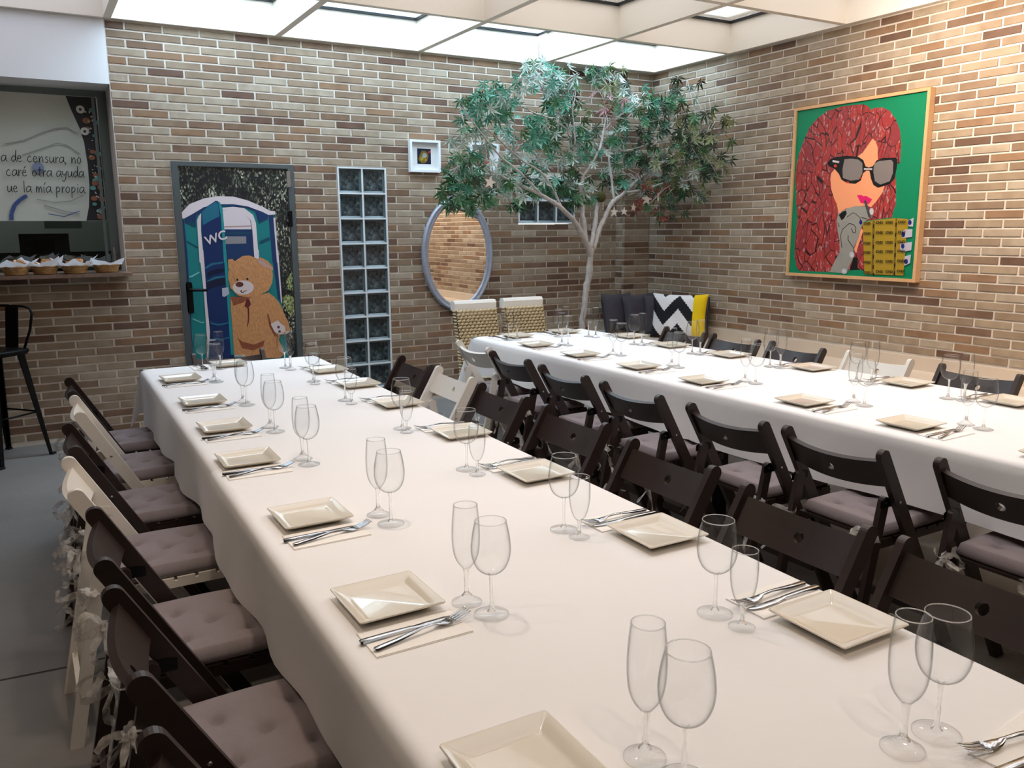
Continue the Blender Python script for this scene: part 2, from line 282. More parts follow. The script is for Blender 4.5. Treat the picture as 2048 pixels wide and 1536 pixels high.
# ------------------------------------------------------------------ traced print outlines and tree limbs, in metres
DOOR_PRINT=[('teal',[(-4.287,1.566),(-4.235,1.592),(-3.988,1.657),(-3.721,1.638),(-3.579,1.594),(-3.574,1.29),(-3.558,0.925),(-3.53,0.434),(-4.269,0.498),(-4.278,1.283)]),('navy',[(-4.272,1.556),(-4.238,1.556),(-4.232,1.244),(-4.266,1.245)]),('navy',[(-4.269,1.336),(-4.232,1.335),(-4.251,0.496),(-4.265,0.497)]),('navy',[(-3.624,1.589),(-3.585,1.589),(-3.575,1.227),(-3.614,1.228)]),('navy',[(-3.617,1.324),(-3.577,1.323),(-3.564,0.913),(-3.588,0.949)]),('pink',[(-4.283,1.556),(-4.271,1.556),(-4.266,1.245),(-4.28,1.245)]),('pink',[(-4.28,1.336),(-4.269,1.336),(-4.263,0.497),(-4.277,0.498)]),('pink',[(-3.587,1.567),(-3.573,1.572),(-3.567,1.227),(-3.579,1.227)]),('pink',[(-3.578,1.323),(-3.564,1.323),(-3.556,0.902),(-3.566,0.925)]),('tealdark',[(-4.232,1.529),(-4.158,1.558),(-4.16,1.502),(-4.17,1.497)]),('tealdark',[(-4.236,1.402),(-4.224,1.399),(-4.157,1.358),(-4.156,1.345),(-4.227,1.386)]),('tealhi',[(-4.235,1.142),(-4.216,1.147),(-4.16,1.175),(-4.158,1.167),(-4.212,1.136),(-4.233,1.134)]),('tealhi',[(-4.234,0.831),(-4.219,0.825),(-4.169,0.797),(-4.153,0.802),(-4.153,0.791),(-4.169,0.789),(-4.23,0.82)]),('tealdark',[(-3.708,1.566),(-3.631,1.572),(-3.632,1.555),(-3.7,1.522)]),('tealdark',[(-3.709,1.379),(-3.697,1.395),(-3.634,1.422),(-3.623,1.417),(-3.624,1.403),(-3.693,1.37)]),('navy',[(-4.237,1.563),(-4.173,1.598),(-4.093,1.646),(-3.971,1.668),(-3.881,1.669),(-3.774,1.653),(-3.667,1.613),(-3.624,1.591),(-3.631,1.566),(-3.705,1.536),(-3.722,1.616),(-3.802,1.648),(-3.962,1.652),(-4.074,1.625),(-4.148,1.587),(-4.156,1.55),(-4.234,1.529)]),('pink',[(-4.29,1.566),(-4.269,1.608),(-4.194,1.666),(-4.088,1.709),(-3.993,1.726),(-3.877,1.725),(-3.771,1.697),(-3.665,1.652),(-3.611,1.622),(-3.572,1.619),(-3.57,1.594),(-3.624,1.591),(-3.667,1.613),(-3.774,1.653),(-3.881,1.669),(-3.971,1.668),(-4.093,1.646),(-4.173,1.598),(-4.237,1.563)]),('navy',[(-3.963,1.483),(-3.755,1.481),(-3.751,1.232),(-3.966,1.237)]),('navy',[(-3.957,1.33),(-3.745,1.326),(-3.747,1.215),(-3.948,1.221)]),('tealdark',[(-3.959,1.458),(-3.765,1.46),(-3.762,1.448),(-3.96,1.447)]),('grey',[(-3.958,1.431),(-3.802,1.43),(-3.804,1.377),(-3.959,1.374)]),('pink',[(-3.964,1.62),(-3.883,1.631),(-3.815,1.61),(-3.764,1.55),(-3.758,1.483),(-3.964,1.484)]),('pinkdark',[(-3.966,1.507),(-3.759,1.512),(-3.756,1.501),(-3.966,1.496)]),('pink',[(-3.965,1.641),(-3.882,1.65),(-3.802,1.64),(-3.74,1.591),(-3.722,1.528),(-3.717,1.231),(-3.75,1.232),(-3.752,1.473),(-3.759,1.55),(-3.815,1.607),(-3.905,1.626),(-3.964,1.623)]),('pink',[(-3.749,1.327),(-3.714,1.326),(-3.715,1.254),(-3.746,1.265)]),('pink',[(-4.149,1.55),(-4.136,1.577),(-4.116,1.603),(-4.126,1.476),(-4.121,1.241),(-4.153,1.242),(-4.15,1.476)]),('pink',[(-4.15,1.334),(-4.12,1.333),(-4.114,0.73),(-4.146,0.487),(-4.161,0.489),(-4.14,0.676),(-4.138,1.008)]),('navy2',[(-4.116,1.603),(-4.072,1.651),(-4.006,1.693),(-3.986,1.687),(-3.97,1.647),(-3.961,1.42),(-3.962,1.237),(-4.119,1.241),(-4.12,1.476)]),('navy2',[(-4.118,1.333),(-3.955,1.33),(-3.951,0.531),(-3.954,0.471),(-4.138,0.486),(-4.114,0.674),(-4.121,0.952)]),('tealmid',[(-4.112,1.609),(-4.067,1.649),(-4.007,1.686),(-3.99,1.668),(-3.987,1.58),(-4.047,1.55),(-4.11,1.513)]),('tealedge',[(-3.996,1.693),(-3.976,1.681),(-3.961,1.636),(-3.956,1.366),(-3.959,1.237),(-3.978,1.237),(-3.977,1.582),(-3.987,1.673)]),('tealedge',[(-3.975,1.331),(-3.955,1.33),(-3.949,0.531),(-3.973,0.533)]),('tealmid',[(-4.118,1.206),(-4.069,1.235),(-3.984,1.245),(-3.984,1.232),(-4.06,1.221),(-4.115,1.191)]),('tealmid',[(-4.113,1.102),(-4.055,1.133),(-3.98,1.14),(-3.98,1.127),(-4.046,1.118),(-4.107,1.09)]),('tealmid',[(-4.107,0.804),(-4.09,0.787),(-4.048,0.775),(-3.977,0.785),(-3.975,0.776),(-4.049,0.761),(-4.101,0.779)]),('tealmid',[(-4.087,0.675),(-4.04,0.66),(-3.977,0.673),(-3.975,0.664),(-4.04,0.649),(-4.085,0.663)]),('navyblk',[(-4.116,1.094),(-4.046,1.116),(-3.979,1.122),(-3.98,1.073),(-4.05,1.059),(-4.112,1.039)]),('navyblk',[(-4.1,1.17),(-4.041,1.19),(-3.982,1.194),(-3.983,1.167),(-4.043,1.158),(-4.105,1.138)]),('silver',[(-4.005,1.046),(-3.96,1.05),(-3.955,1.0),(-3.991,0.979),(-4.007,0.985)]),('bush',[(-3.553,0.959),(-3.511,0.98),(-3.461,0.949),(-3.457,0.803),(-3.509,0.818),(-3.545,0.889)]),('bush',[(-3.517,1.084),(-3.467,1.162),(-3.45,1.15),(-3.452,1.001),(-3.509,1.015)]),('fur',[(-3.948,1.258),(-3.916,1.263),(-3.892,1.241),(-3.92,1.198),(-3.948,1.186)]),('fur',[(-3.948,0.977),(-3.872,0.974),(-3.733,0.981),(-3.659,0.998),(-3.616,0.962),(-3.573,0.902),(-3.544,0.82),(-3.518,0.76),(-3.504,0.689),(-3.54,0.668),(-3.587,0.66),(-3.601,0.62),(-3.571,0.547),(-3.567,0.506),(-3.598,0.479),(-3.735,0.488),(-3.95,0.531),(-3.949,0.719),(-3.951,0.888)]),('furdark',[(-3.917,0.665),(-3.883,0.629),(-3.796,0.599),(-3.71,0.628),(-3.724,0.582),(-3.805,0.553),(-3.887,0.578)]),('furdark',[(-3.948,0.977),(-3.872,0.974),(-3.79,0.97),(-3.864,0.928),(-3.931,0.909)]),('furdark',[(-3.681,0.828),(-3.669,0.833),(-3.647,0.728),(-3.611,0.65),(-3.634,0.651),(-3.669,0.735)]),('fur',[(-3.952,1.166),(-3.933,1.209),(-3.881,1.257),(-3.836,1.284),(-3.786,1.286),(-3.738,1.265),(-3.679,1.225),(-3.626,1.178),(-3.617,1.138),(-3.626,1.071),(-3.658,1.015),(-3.733,0.979),(-3.817,0.968),(-3.893,0.986),(-3.944,1.044),(-3.955,1.111)]),('fur',[(-3.739,1.254),(-3.704,1.27),(-3.65,1.241),(-3.614,1.195),(-3.615,1.164),(-3.67,1.191),(-3.724,1.22)]),('pinkdark',[(-3.73,1.257),(-3.689,1.242),(-3.636,1.195),(-3.621,1.172),(-3.675,1.199),(-3.718,1.226)]),('muzzle',[(-3.769,1.041),(-3.775,1.023),(-3.79,1.007),(-3.812,0.996),(-3.838,0.99),(-3.866,0.991),(-3.891,0.999),(-3.911,1.012),(-3.924,1.029),(-3.927,1.047),(-3.921,1.066),(-3.907,1.081),(-3.885,1.092),(-3.859,1.098),(-3.831,1.097),(-3.806,1.09),(-3.785,1.077),(-3.772,1.06)]),('nose',[(-3.845,1.068),(-3.848,1.061),(-3.853,1.055),(-3.861,1.051),(-3.871,1.049),(-3.882,1.049),(-3.891,1.052),(-3.899,1.057),(-3.904,1.063),(-3.905,1.07),(-3.903,1.077),(-3.897,1.082),(-3.889,1.087),(-3.879,1.089),(-3.869,1.088),(-3.859,1.086),(-3.851,1.081),(-3.847,1.075)]),('nose',[(-3.872,1.018),(-3.864,1.029),(-3.859,1.009),(-3.825,1.025),(-3.822,1.022),(-3.858,1.001),(-3.87,1.01)]),('black',[(-3.881,1.105),(-3.882,1.1),(-3.886,1.097),(-3.891,1.097),(-3.895,1.1),(-3.896,1.106),(-3.894,1.111),(-3.89,1.114),(-3.885,1.114),(-3.882,1.11)]),('black',[(-3.805,1.108),(-3.807,1.104),(-3.812,1.101),(-3.817,1.101),(-3.822,1.104),(-3.823,1.109),(-3.821,1.113),(-3.816,1.116),(-3.811,1.116),(-3.807,1.113)]),('bow',[(-3.849,0.902),(-3.829,0.955),(-3.81,0.954),(-3.799,0.914),(-3.823,0.884)]),('bow',[(-3.825,0.887),(-3.814,0.886),(-3.82,0.79),(-3.837,0.74),(-3.841,0.743),(-3.828,0.796)]),('muzzle',[(-3.657,0.751),(-3.633,0.764),(-3.598,0.778),(-3.582,0.753),(-3.549,0.727),(-3.544,0.689),(-3.599,0.661),(-3.632,0.692)]),('nose',[(-3.588,0.723),(-3.59,0.716),(-3.596,0.712),(-3.602,0.713),(-3.607,0.717),(-3.608,0.724),(-3.606,0.731),(-3.601,0.735),(-3.594,0.734),(-3.589,0.73)]),('nose',[(-3.581,0.687),(-3.583,0.681),(-3.589,0.678),(-3.595,0.678),(-3.6,0.683),(-3.602,0.689),(-3.6,0.695),(-3.594,0.698),(-3.588,0.698),(-3.583,0.694)])]
CANVAS_PRINT=[('hair',[(-2.204,2.317),(-2.34,2.333),(-2.512,2.325),(-2.558,2.304),(-2.579,2.278),(-2.604,2.288),(-2.666,2.286),(-2.729,2.255),(-2.783,2.192),(-2.819,2.117),(-2.836,2.028),(-2.839,1.899),(-2.815,1.896),(-2.809,1.823),(-2.824,1.728),(-2.83,1.639),(-2.828,1.616),(-2.813,1.574),(-2.81,1.536),(-2.592,1.515),(-2.619,1.158),(-2.582,1.168),(-2.489,1.158),(-2.323,1.141),(-2.028,1.137),(-2.002,1.169),(-1.974,1.248),(-1.971,1.399),(-1.98,1.489),(-1.977,1.578),(-1.959,1.668),(-1.955,1.724),(-1.938,1.86),(-1.946,1.96),(-1.963,2.034),(-2.008,2.14),(-2.054,2.221),(-2.122,2.276)]),('black',[(-2.489,1.158),(-2.521,1.256),(-2.552,1.251),(-2.557,1.184),(-2.582,1.168)]),('skin',[(-2.608,2.082),(-2.574,2.04),(-2.533,1.99),(-2.49,1.966),(-2.3,1.891),(-2.274,1.865),(-2.27,1.825),(-2.283,1.751),(-2.317,1.676),(-2.341,1.64),(-2.363,1.571),(-2.419,1.604),(-2.505,1.619),(-2.596,1.622),(-2.636,1.61),(-2.677,1.652),(-2.716,1.704),(-2.731,1.743),(-2.723,1.907),(-2.662,1.938),(-2.655,2.018),(-2.635,2.061)]),('skin',[(-2.567,1.463),(-2.585,1.446),(-2.536,1.284),(-2.52,1.312)]),('black',[(-2.233,1.94),(-2.259,1.967),(-2.3,1.978),(-2.402,1.981),(-2.503,1.965),(-2.544,1.941),(-2.567,1.896),(-2.593,1.886),(-2.625,1.892),(-2.653,1.93),(-2.695,1.943),(-2.805,1.938),(-2.818,1.927),(-2.817,1.87),(-2.806,1.797),(-2.772,1.762),(-2.681,1.742),(-2.642,1.763),(-2.619,1.807),(-2.602,1.862),(-2.576,1.866),(-2.551,1.848),(-2.536,1.8),(-2.492,1.778),(-2.418,1.787),(-2.368,1.815),(-2.344,1.855),(-2.3,1.897),(-2.249,1.917)]),('lens',[(-2.384,1.958),(-2.451,1.958),(-2.504,1.946),(-2.539,1.92),(-2.545,1.849),(-2.522,1.807),(-2.45,1.802),(-2.381,1.825),(-2.372,1.887)]),('lens',[(-2.636,1.908),(-2.672,1.925),(-2.77,1.926),(-2.787,1.908),(-2.79,1.835),(-2.771,1.783),(-2.698,1.763),(-2.652,1.789),(-2.634,1.854)]),('fleck',[(-2.555,1.883),(-2.622,1.879),(-2.625,1.868),(-2.556,1.873)]),('fleck',[(-2.281,1.959),(-2.34,1.947),(-2.338,1.933),(-2.28,1.945)]),('redspot',[(-2.322,1.915),(-2.319,1.907),(-2.309,1.904),(-2.299,1.908),(-2.294,1.917),(-2.298,1.924),(-2.308,1.927),(-2.318,1.923)]),('redspot',[(-2.439,1.792),(-2.435,1.787),(-2.425,1.786),(-2.414,1.788),(-2.409,1.793),(-2.413,1.798),(-2.423,1.799),(-2.434,1.797)]),('redspot',[(-2.537,1.817),(-2.535,1.813),(-2.528,1.812),(-2.522,1.814),(-2.519,1.818),(-2.521,1.821),(-2.528,1.823),(-2.534,1.821)]),('lips',[(-2.512,1.698),(-2.551,1.697),(-2.568,1.688),(-2.59,1.69),(-2.641,1.664),(-2.615,1.632),(-2.582,1.638),(-2.549,1.642)]),('glove',[(-2.36,1.571),(-2.432,1.604),(-2.505,1.621),(-2.584,1.617),(-2.624,1.594),(-2.648,1.539),(-2.611,1.523),(-2.581,1.496),(-2.564,1.457),(-2.55,1.391),(-2.521,1.334),(-2.524,1.261),(-2.481,1.175),(-2.47,1.135),(-2.316,1.14),(-2.359,1.228),(-2.396,1.287),(-2.389,1.372),(-2.362,1.458),(-2.35,1.515)]),('black',[(-2.366,1.56),(-2.4,1.585),(-2.427,1.591),(-2.436,1.57),(-2.417,1.537),(-2.395,1.521)]),('stick',[(-2.574,1.655),(-2.59,1.661),(-2.617,1.605),(-2.633,1.566),(-2.645,1.534),(-2.622,1.539),(-2.61,1.567)]),('fleck',[(-2.662,1.579),(-2.661,1.567),(-2.655,1.558),(-2.647,1.555),(-2.637,1.559),(-2.63,1.568),(-2.627,1.58),(-2.628,1.592),(-2.634,1.601),(-2.643,1.604),(-2.652,1.601),(-2.659,1.592)]),('black',[(-2.439,1.54),(-2.49,1.573),(-2.487,1.576),(-2.436,1.543)]),('black',[(-2.488,1.573),(-2.508,1.567),(-2.509,1.57),(-2.489,1.576)]),('black',[(-2.508,1.567),(-2.55,1.539),(-2.552,1.542),(-2.51,1.57)]),('black',[(-2.549,1.54),(-2.559,1.501),(-2.563,1.502),(-2.553,1.541)]),('black',[(-2.401,1.423),(-2.412,1.457),(-2.408,1.458),(-2.397,1.424)]),('black',[(-2.412,1.456),(-2.463,1.495),(-2.46,1.498),(-2.409,1.459)]),('black',[(-2.461,1.495),(-2.502,1.489),(-2.502,1.493),(-2.462,1.499)]),('black',[(-2.5,1.49),(-2.522,1.467),(-2.525,1.47),(-2.504,1.492)]),('black',[(-2.522,1.469),(-2.518,1.43),(-2.522,1.429),(-2.526,1.468)]),('black',[(-2.521,1.431),(-2.5,1.437),(-2.499,1.433),(-2.52,1.428)]),('black',[(-2.502,1.436),(-2.486,1.464),(-2.482,1.462),(-2.498,1.434)]),('black',[(-2.459,1.413),(-2.462,1.379),(-2.466,1.379),(-2.464,1.413)]),('black',[(-2.462,1.378),(-2.514,1.322),(-2.517,1.324),(-2.466,1.38)]),('black',[(-2.514,1.323),(-2.521,1.278),(-2.525,1.278),(-2.518,1.323)]),('black',[(-2.39,1.423),(-2.412,1.321),(-2.416,1.322),(-2.394,1.424)]),('black',[(-2.564,1.538),(-2.61,1.527),(-2.611,1.53),(-2.564,1.542)]),('black',[(-2.383,1.475),(-2.367,1.504),(-2.363,1.503),(-2.379,1.474)]),('navyp',[(-2.575,1.506),(-2.574,1.497),(-2.568,1.491),(-2.559,1.491),(-2.552,1.497),(-2.549,1.506),(-2.551,1.515),(-2.557,1.521),(-2.565,1.521),(-2.572,1.515)]),('silver',[(-2.529,1.273),(-2.527,1.261),(-2.519,1.253),(-2.508,1.25),(-2.497,1.252),(-2.488,1.26),(-2.484,1.272),(-2.486,1.283),(-2.493,1.292),(-2.505,1.295),(-2.516,1.292),(-2.525,1.284)]),('fleck',[(-2.519,1.27),(-2.518,1.264),(-2.514,1.26),(-2.508,1.26),(-2.503,1.263),(-2.501,1.269),(-2.502,1.275),(-2.506,1.279),(-2.512,1.279),(-2.517,1.276)]),('silver',[(-2.474,1.152),(-2.472,1.142),(-2.463,1.134),(-2.451,1.13),(-2.439,1.133),(-2.429,1.14),(-2.425,1.15),(-2.427,1.16),(-2.436,1.168),(-2.448,1.172),(-2.461,1.169),(-2.47,1.162)]),('fleck',[(-2.459,1.151),(-2.458,1.147),(-2.453,1.144),(-2.447,1.143),(-2.442,1.146),(-2.44,1.151),(-2.442,1.155),(-2.446,1.159),(-2.452,1.159),(-2.457,1.156)]),('gold',[(-2.58,1.501),(-2.656,1.517),(-2.841,1.531),(-2.937,1.524),(-2.942,1.467),(-2.935,1.383),(-2.935,1.245),(-2.936,1.141),(-2.624,1.138)]),('goldd',[(-2.66,1.516),(-2.679,1.517),(-2.698,1.139),(-2.682,1.139)]),('goldd',[(-2.841,1.53),(-2.856,1.53),(-2.872,1.141),(-2.857,1.142)]),('black',[(-2.666,1.49),(-2.675,1.49),(-2.675,1.462),(-2.666,1.463)]),('black',[(-2.845,1.499),(-2.854,1.499),(-2.852,1.473),(-2.844,1.473)]),('black',[(-2.672,1.419),(-2.681,1.419),(-2.681,1.392),(-2.672,1.392)]),('black',[(-2.849,1.43),(-2.857,1.43),(-2.856,1.403),(-2.848,1.403)]),('black',[(-2.678,1.348),(-2.687,1.348),(-2.687,1.32),(-2.678,1.32)]),('black',[(-2.853,1.361),(-2.861,1.361),(-2.86,1.334),(-2.851,1.334)]),('black',[(-2.684,1.276),(-2.693,1.277),(-2.693,1.249),(-2.684,1.249)]),('black',[(-2.856,1.291),(-2.865,1.291),(-2.864,1.265),(-2.855,1.264)]),('black',[(-2.69,1.205),(-2.699,1.205),(-2.699,1.178),(-2.69,1.177)]),('black',[(-2.86,1.222),(-2.869,1.222),(-2.867,1.195),(-2.859,1.195)]),('black',[(-2.695,1.15),(-2.704,1.15),(-2.704,1.123),(-2.695,1.122)]),('black',[(-2.863,1.168),(-2.872,1.168),(-2.87,1.141),(-2.862,1.141)]),('silver',[(-2.938,1.514),(-2.98,1.532),(-2.98,1.472),(-2.947,1.475)]),('navyp',[(-2.968,1.501),(-2.965,1.489),(-2.958,1.483),(-2.948,1.485),(-2.941,1.495),(-2.94,1.507),(-2.945,1.516),(-2.955,1.518),(-2.963,1.512)]),('silver',[(-2.894,1.441),(-2.926,1.454),(-2.978,1.456),(-2.98,1.404),(-2.907,1.396)]),('navyp',[(-2.926,1.419),(-2.924,1.407),(-2.916,1.401),(-2.906,1.403),(-2.899,1.412),(-2.898,1.425),(-2.904,1.434),(-2.913,1.436),(-2.922,1.43)]),('silver',[(-2.893,1.356),(-2.928,1.364),(-2.983,1.37),(-2.982,1.315),(-2.933,1.304),(-2.9,1.308)]),('navyp',[(-2.929,1.341),(-2.927,1.329),(-2.919,1.323),(-2.909,1.325),(-2.902,1.334),(-2.901,1.346),(-2.906,1.356),(-2.916,1.358),(-2.925,1.352)]),('silver',[(-2.936,1.272),(-2.982,1.286),(-2.981,1.228),(-2.939,1.208)]),('navyp',[(-2.964,1.238),(-2.962,1.226),(-2.954,1.22),(-2.944,1.222),(-2.937,1.231),(-2.936,1.243),(-2.941,1.253),(-2.951,1.255),(-2.96,1.25)])]
CANVAS_WORDS=[(-2.594,1.495),(-2.693,1.5),(-2.771,1.5),(-2.868,1.502),(-2.6,1.424),(-2.699,1.431),(-2.777,1.431),(-2.872,1.434),(-2.605,1.356),(-2.704,1.363),(-2.782,1.364),(-2.876,1.368),(-2.611,1.29),(-2.71,1.299),(-2.788,1.301),(-2.88,1.306),(-2.617,1.221),(-2.716,1.231),(-2.794,1.233),(-2.884,1.239),(-2.623,1.149),(-2.722,1.159),(-2.8,1.162),(-2.888,1.169)]
TREE_LIMBS={'trunk':[(-1.147,-0.66,0.164,0.034),(-1.15,-0.66,0.474,0.034),(-1.142,-0.66,0.693,0.034),(-1.108,-0.66,0.95,0.034),(-1.074,-0.66,1.099,0.036),(-1.065,-0.66,1.248,0.036),(-1.061,-0.66,1.342,0.034)],'b1':[(-1.065,-0.66,1.24,0.03),(-1.152,-0.7,1.369,0.03),(-1.287,-0.76,1.514,0.027),(-1.475,-0.84,1.629,0.022),(-1.716,-0.92,1.726,0.018),(-1.984,-0.99,1.808,0.014),(-2.227,-1.04,1.884,0.01),(-2.499,-1.09,1.926,0.006)],'b2':[(-1.128,-0.68,1.368,0.027),(-1.147,-0.66,1.544,0.026),(-1.155,-0.64,1.71,0.025),(-1.152,-0.64,1.867,0.024),(-1.142,-0.64,1.916,0.022)],'b2l':[(-1.147,-0.64,1.908,0.016),(-1.258,-0.66,2.013,0.014),(-1.294,-0.66,2.12,0.012),(-1.292,-0.64,2.273,0.009),(-1.358,-0.62,2.398,0.007),(-1.509,-0.59,2.579,0.004)],'b2r':[(-1.137,-0.64,1.908,0.016),(-1.041,-0.64,2.021,0.015),(-0.95,-0.62,2.149,0.013),(-0.894,-0.59,2.29,0.011),(-0.843,-0.56,2.428,0.008),(-0.784,-0.54,2.639,0.005)],'b3':[(-1.041,-0.64,1.324,0.026),(-0.976,-0.59,1.481,0.025),(-0.911,-0.54,1.652,0.024),(-0.866,-0.52,1.751,0.022)],'b4':[(-1.025,-0.64,1.29,0.028),(-0.928,-0.59,1.45,0.028),(-0.833,-0.56,1.596,0.026),(-0.744,-0.54,1.701,0.026),(-0.624,-0.54,1.78,0.02),(-0.461,-0.59,1.927,0.014),(-0.279,-0.64,2.046,0.011),(-0.12,-0.764,2.184,0.008),(-0.12,-1.089,2.296,0.004)],'b5':[(-0.624,-0.54,1.78,0.016),(-0.47,-0.64,1.813,0.012),(-0.243,-0.74,1.882,0.008),(-0.12,-0.957,1.89,0.005),(-0.12,-1.376,1.877,0.003)],'b6':[(-1.292,-0.64,2.265,0.009),(-1.495,-0.74,2.33,0.008),(-1.781,-0.84,2.37,0.007),(-1.966,-0.89,2.45,0.005),(-2.069,-0.92,2.521,0.003)],'b7':[(-1.716,-0.92,1.726,0.012),(-1.991,-1.04,1.89,0.011),(-2.191,-1.09,1.999,0.009),(-2.381,-1.14,2.161,0.006),(-2.554,-1.16,2.325,0.003)],'b8':[(-1.475,-0.84,1.629,0.012),(-1.643,-0.84,1.884,0.011),(-1.884,-0.86,2.005,0.01),(-2.141,-0.89,2.176,0.007),(-2.335,-0.9,2.272,0.004)],'b9':[(-0.894,-0.59,2.29,0.01),(-0.71,-0.54,2.417,0.009),(-0.549,-0.52,2.513,0.007),(-0.381,-0.5,2.653,0.004)],'b10':[(-0.733,-0.54,1.701,0.016),(-0.733,-0.49,1.935,0.014),(-0.736,-0.46,2.108,0.012),(-0.648,-0.44,2.292,0.01),(-0.486,-0.44,2.471,0.007),(-0.331,-0.44,2.601,0.004)],'b11':[(-0.461,-0.59,1.927,0.01),(-0.322,-0.59,2.027,0.008),(-0.383,-0.59,2.154,0.006),(-0.258,-0.64,2.283,0.004)],'b12':[(-1.157,-0.64,1.875,0.01),(-1.253,-0.54,1.98,0.008),(-1.421,-0.49,2.019,0.006),(-1.55,-0.46,2.118,0.004)],'b13':[(-1.258,-0.66,2.013,0.009),(-1.29,-0.74,2.185,0.008),(-1.35,-0.79,2.41,0.006),(-1.327,-0.79,2.565,0.004),(-1.472,-0.79,2.668,0.003)],'b14':[(-0.736,-0.46,2.108,0.009),(-0.528,-0.49,2.156,0.007),(-0.344,-0.54,2.224,0.005),(-0.12,-0.541,2.386,0.003)]}
LEAF_CLUSTERS=[(-2.194,-0.99,2.387,0.178,'t'),(-2.366,-1.04,2.3,0.144,'t'),(-2.417,-1.09,2.033,0.172,'s'),(-2.545,-1.14,1.869,0.161,'g'),(-2.221,-0.99,1.869,0.194,'s'),(-1.871,-0.84,2.205,0.219,'t'),(-2.031,-0.89,2.428,0.131,'t'),(-1.588,-0.64,2.7,0.2,'s'),(-1.397,-0.64,2.639,0.176,'s'),(-1.348,-0.64,2.487,0.178,'g'),(-1.348,-0.59,2.315,0.226,'g'),(-1.599,-0.54,1.99,0.235,'s'),(-2.0,-0.94,1.747,0.17,'g'),(-1.507,-0.74,1.79,0.186,'g'),(-0.823,-0.54,2.718,0.236,'o'),(-0.955,-0.54,2.788,0.104,'g'),(-0.844,-0.54,2.451,0.248,'p'),(-0.455,-0.49,2.565,0.261,'g'),(-0.294,-0.647,2.315,0.34,'d'),(-0.237,-0.883,2.447,0.339,'d'),(-0.254,-1.209,2.169,0.377,'o'),(-0.321,-0.59,2.005,0.303,'d'),(-0.273,-0.901,1.966,0.409,'d'),(-0.416,-0.54,1.765,0.243,'p'),(-0.252,-0.69,1.719,0.211,'r'),(-0.589,-0.46,2.177,0.254,'g'),(-1.069,-0.64,2.163,0.198,'g'),(-2.607,-1.14,1.73,0.103,'g'),(-0.199,-1.156,2.054,0.252,'d'),(-0.2,-0.98,1.942,0.256,'o'),(-2.376,-1.04,1.72,0.142,'g'),(-1.167,-0.64,1.792,0.155,'g'),(-1.627,-0.74,2.208,0.162,'g'),(-0.224,-0.59,2.525,0.174,'g'),(-0.579,-0.49,1.96,0.215,'g'),(-1.27,-0.64,1.994,0.152,'s')]
STAR_SPOTS=[(-2.277,-1.09,1.808,0.054),(-2.154,-0.99,1.787,0.039),(-0.852,-0.54,1.661,0.038),(-0.731,-0.54,1.614,0.05),(-0.636,-0.56,1.619,0.039),(-0.531,-0.56,1.654,0.039),(-0.45,-0.64,1.722,0.057),(-0.336,-0.66,1.74,0.046)]
# ------------------------------------------------------------------ room shell
H = 2.893
BW, BC = 0.2457, 0.0572          # brick module: length and course
BL, BH = BW-0.0135, BC-0.0122    # brick face
def rowz(i): return 2.861-i*BC
HOLES = [(-4.30,-3.415,0,1.968), (-3.065,-2.65,.155,1.972), (-1.392,-.78,1.515,1.935), (-6.6,-4.655,1.163,2.90)]
def wall_boxes(mb, a0, a1, z0, z1, holes, put):
    xs = sorted({a0,a1}|{h[0] for h in holes}|{h[1] for h in holes}); zs = sorted({z0,z1}|{max(z0,h[2]) for h in holes}|{min(z1,h[3]) for h in holes})
    for i in range(len(xs)-1):
        for j in range(len(zs)-1):
            cx, cz = (xs[i]+xs[i+1])/2, (zs[j]+zs[j+1])/2
            if any(h[0] < cx < h[1] and h[2] < cz < h[3] for h in holes): continue
            put(mb, xs[i], xs[i+1], zs[j], zs[j+1])
mb = MB(); wall_boxes(mb, -8, .3, 0, 3.2, HOLES, lambda m,a,b,c,d: m.box(a,b,.006,.35,c,d))
wall_back = tag(mb.build('wall_back', 'mortar'), 'tan brick back wall with the printed door and oval mirror', 'wall', kind='structure')
mb = MB().box(.006,.3,-9.5,.006,0,3.2)
wall_right = tag(mb.build('wall_right', 'mortar'), 'tan brick wall with the green portrait painting', 'wall', kind='structure')
def clip(a, b, cuts):
    segs = [(a,b)]
    for c0, c1 in cuts:
        out = []
        for s0, s1 in segs:
            if c1 <= s0 or c0 >= s1: out.append((s0,s1)); continue
            if c0-s0 > .03: out.append((s0,c0-.006))
            if s1-c1 > .03: out.append((c1+.006,s1))
        segs = out
    return segs
unit = MB().box(-.5,.5,-.5,.5,-.5,.5)
BEV = .0016
def brick_unit(name, L_, D_, H_):
    # a brick with softened arrises on its front face
    x, z, b = L_/2, H_/2, BEV
    vs = [(-x,D_/2,-z),(x,D_/2,-z),(x,D_/2,z),(-x,D_/2,z),(-x,-D_/2+b,-z),(x,-D_/2+b,-z),(x,-D_/2+b,z),(-x,-D_/2+b,z),(-x+b,-D_/2,-z+b),(x-b,-D_/2,-z+b),(x-b,-D_/2,z-b),(-x+b,-D_/2,z-b)]
    fs = [(0,1,5,4),(1,2,6,5),(2,3,7,6),(3,0,4,7),(4,5,9,8),(5,6,10,9),(6,7,11,10),(7,4,8,11),(8,9,10,11)]
    m = MB().add(vs, fs); return m
DEP = .034
brick_me = {}
for q in ('','_mixed'): brick_me[q] = brick_unit('brick', BL, DEP, BH).mesh('brick'); brick_me[q].materials.append(MATS['brick_single'+q])
_bu = brick_unit('brick', 1, 1, 1)
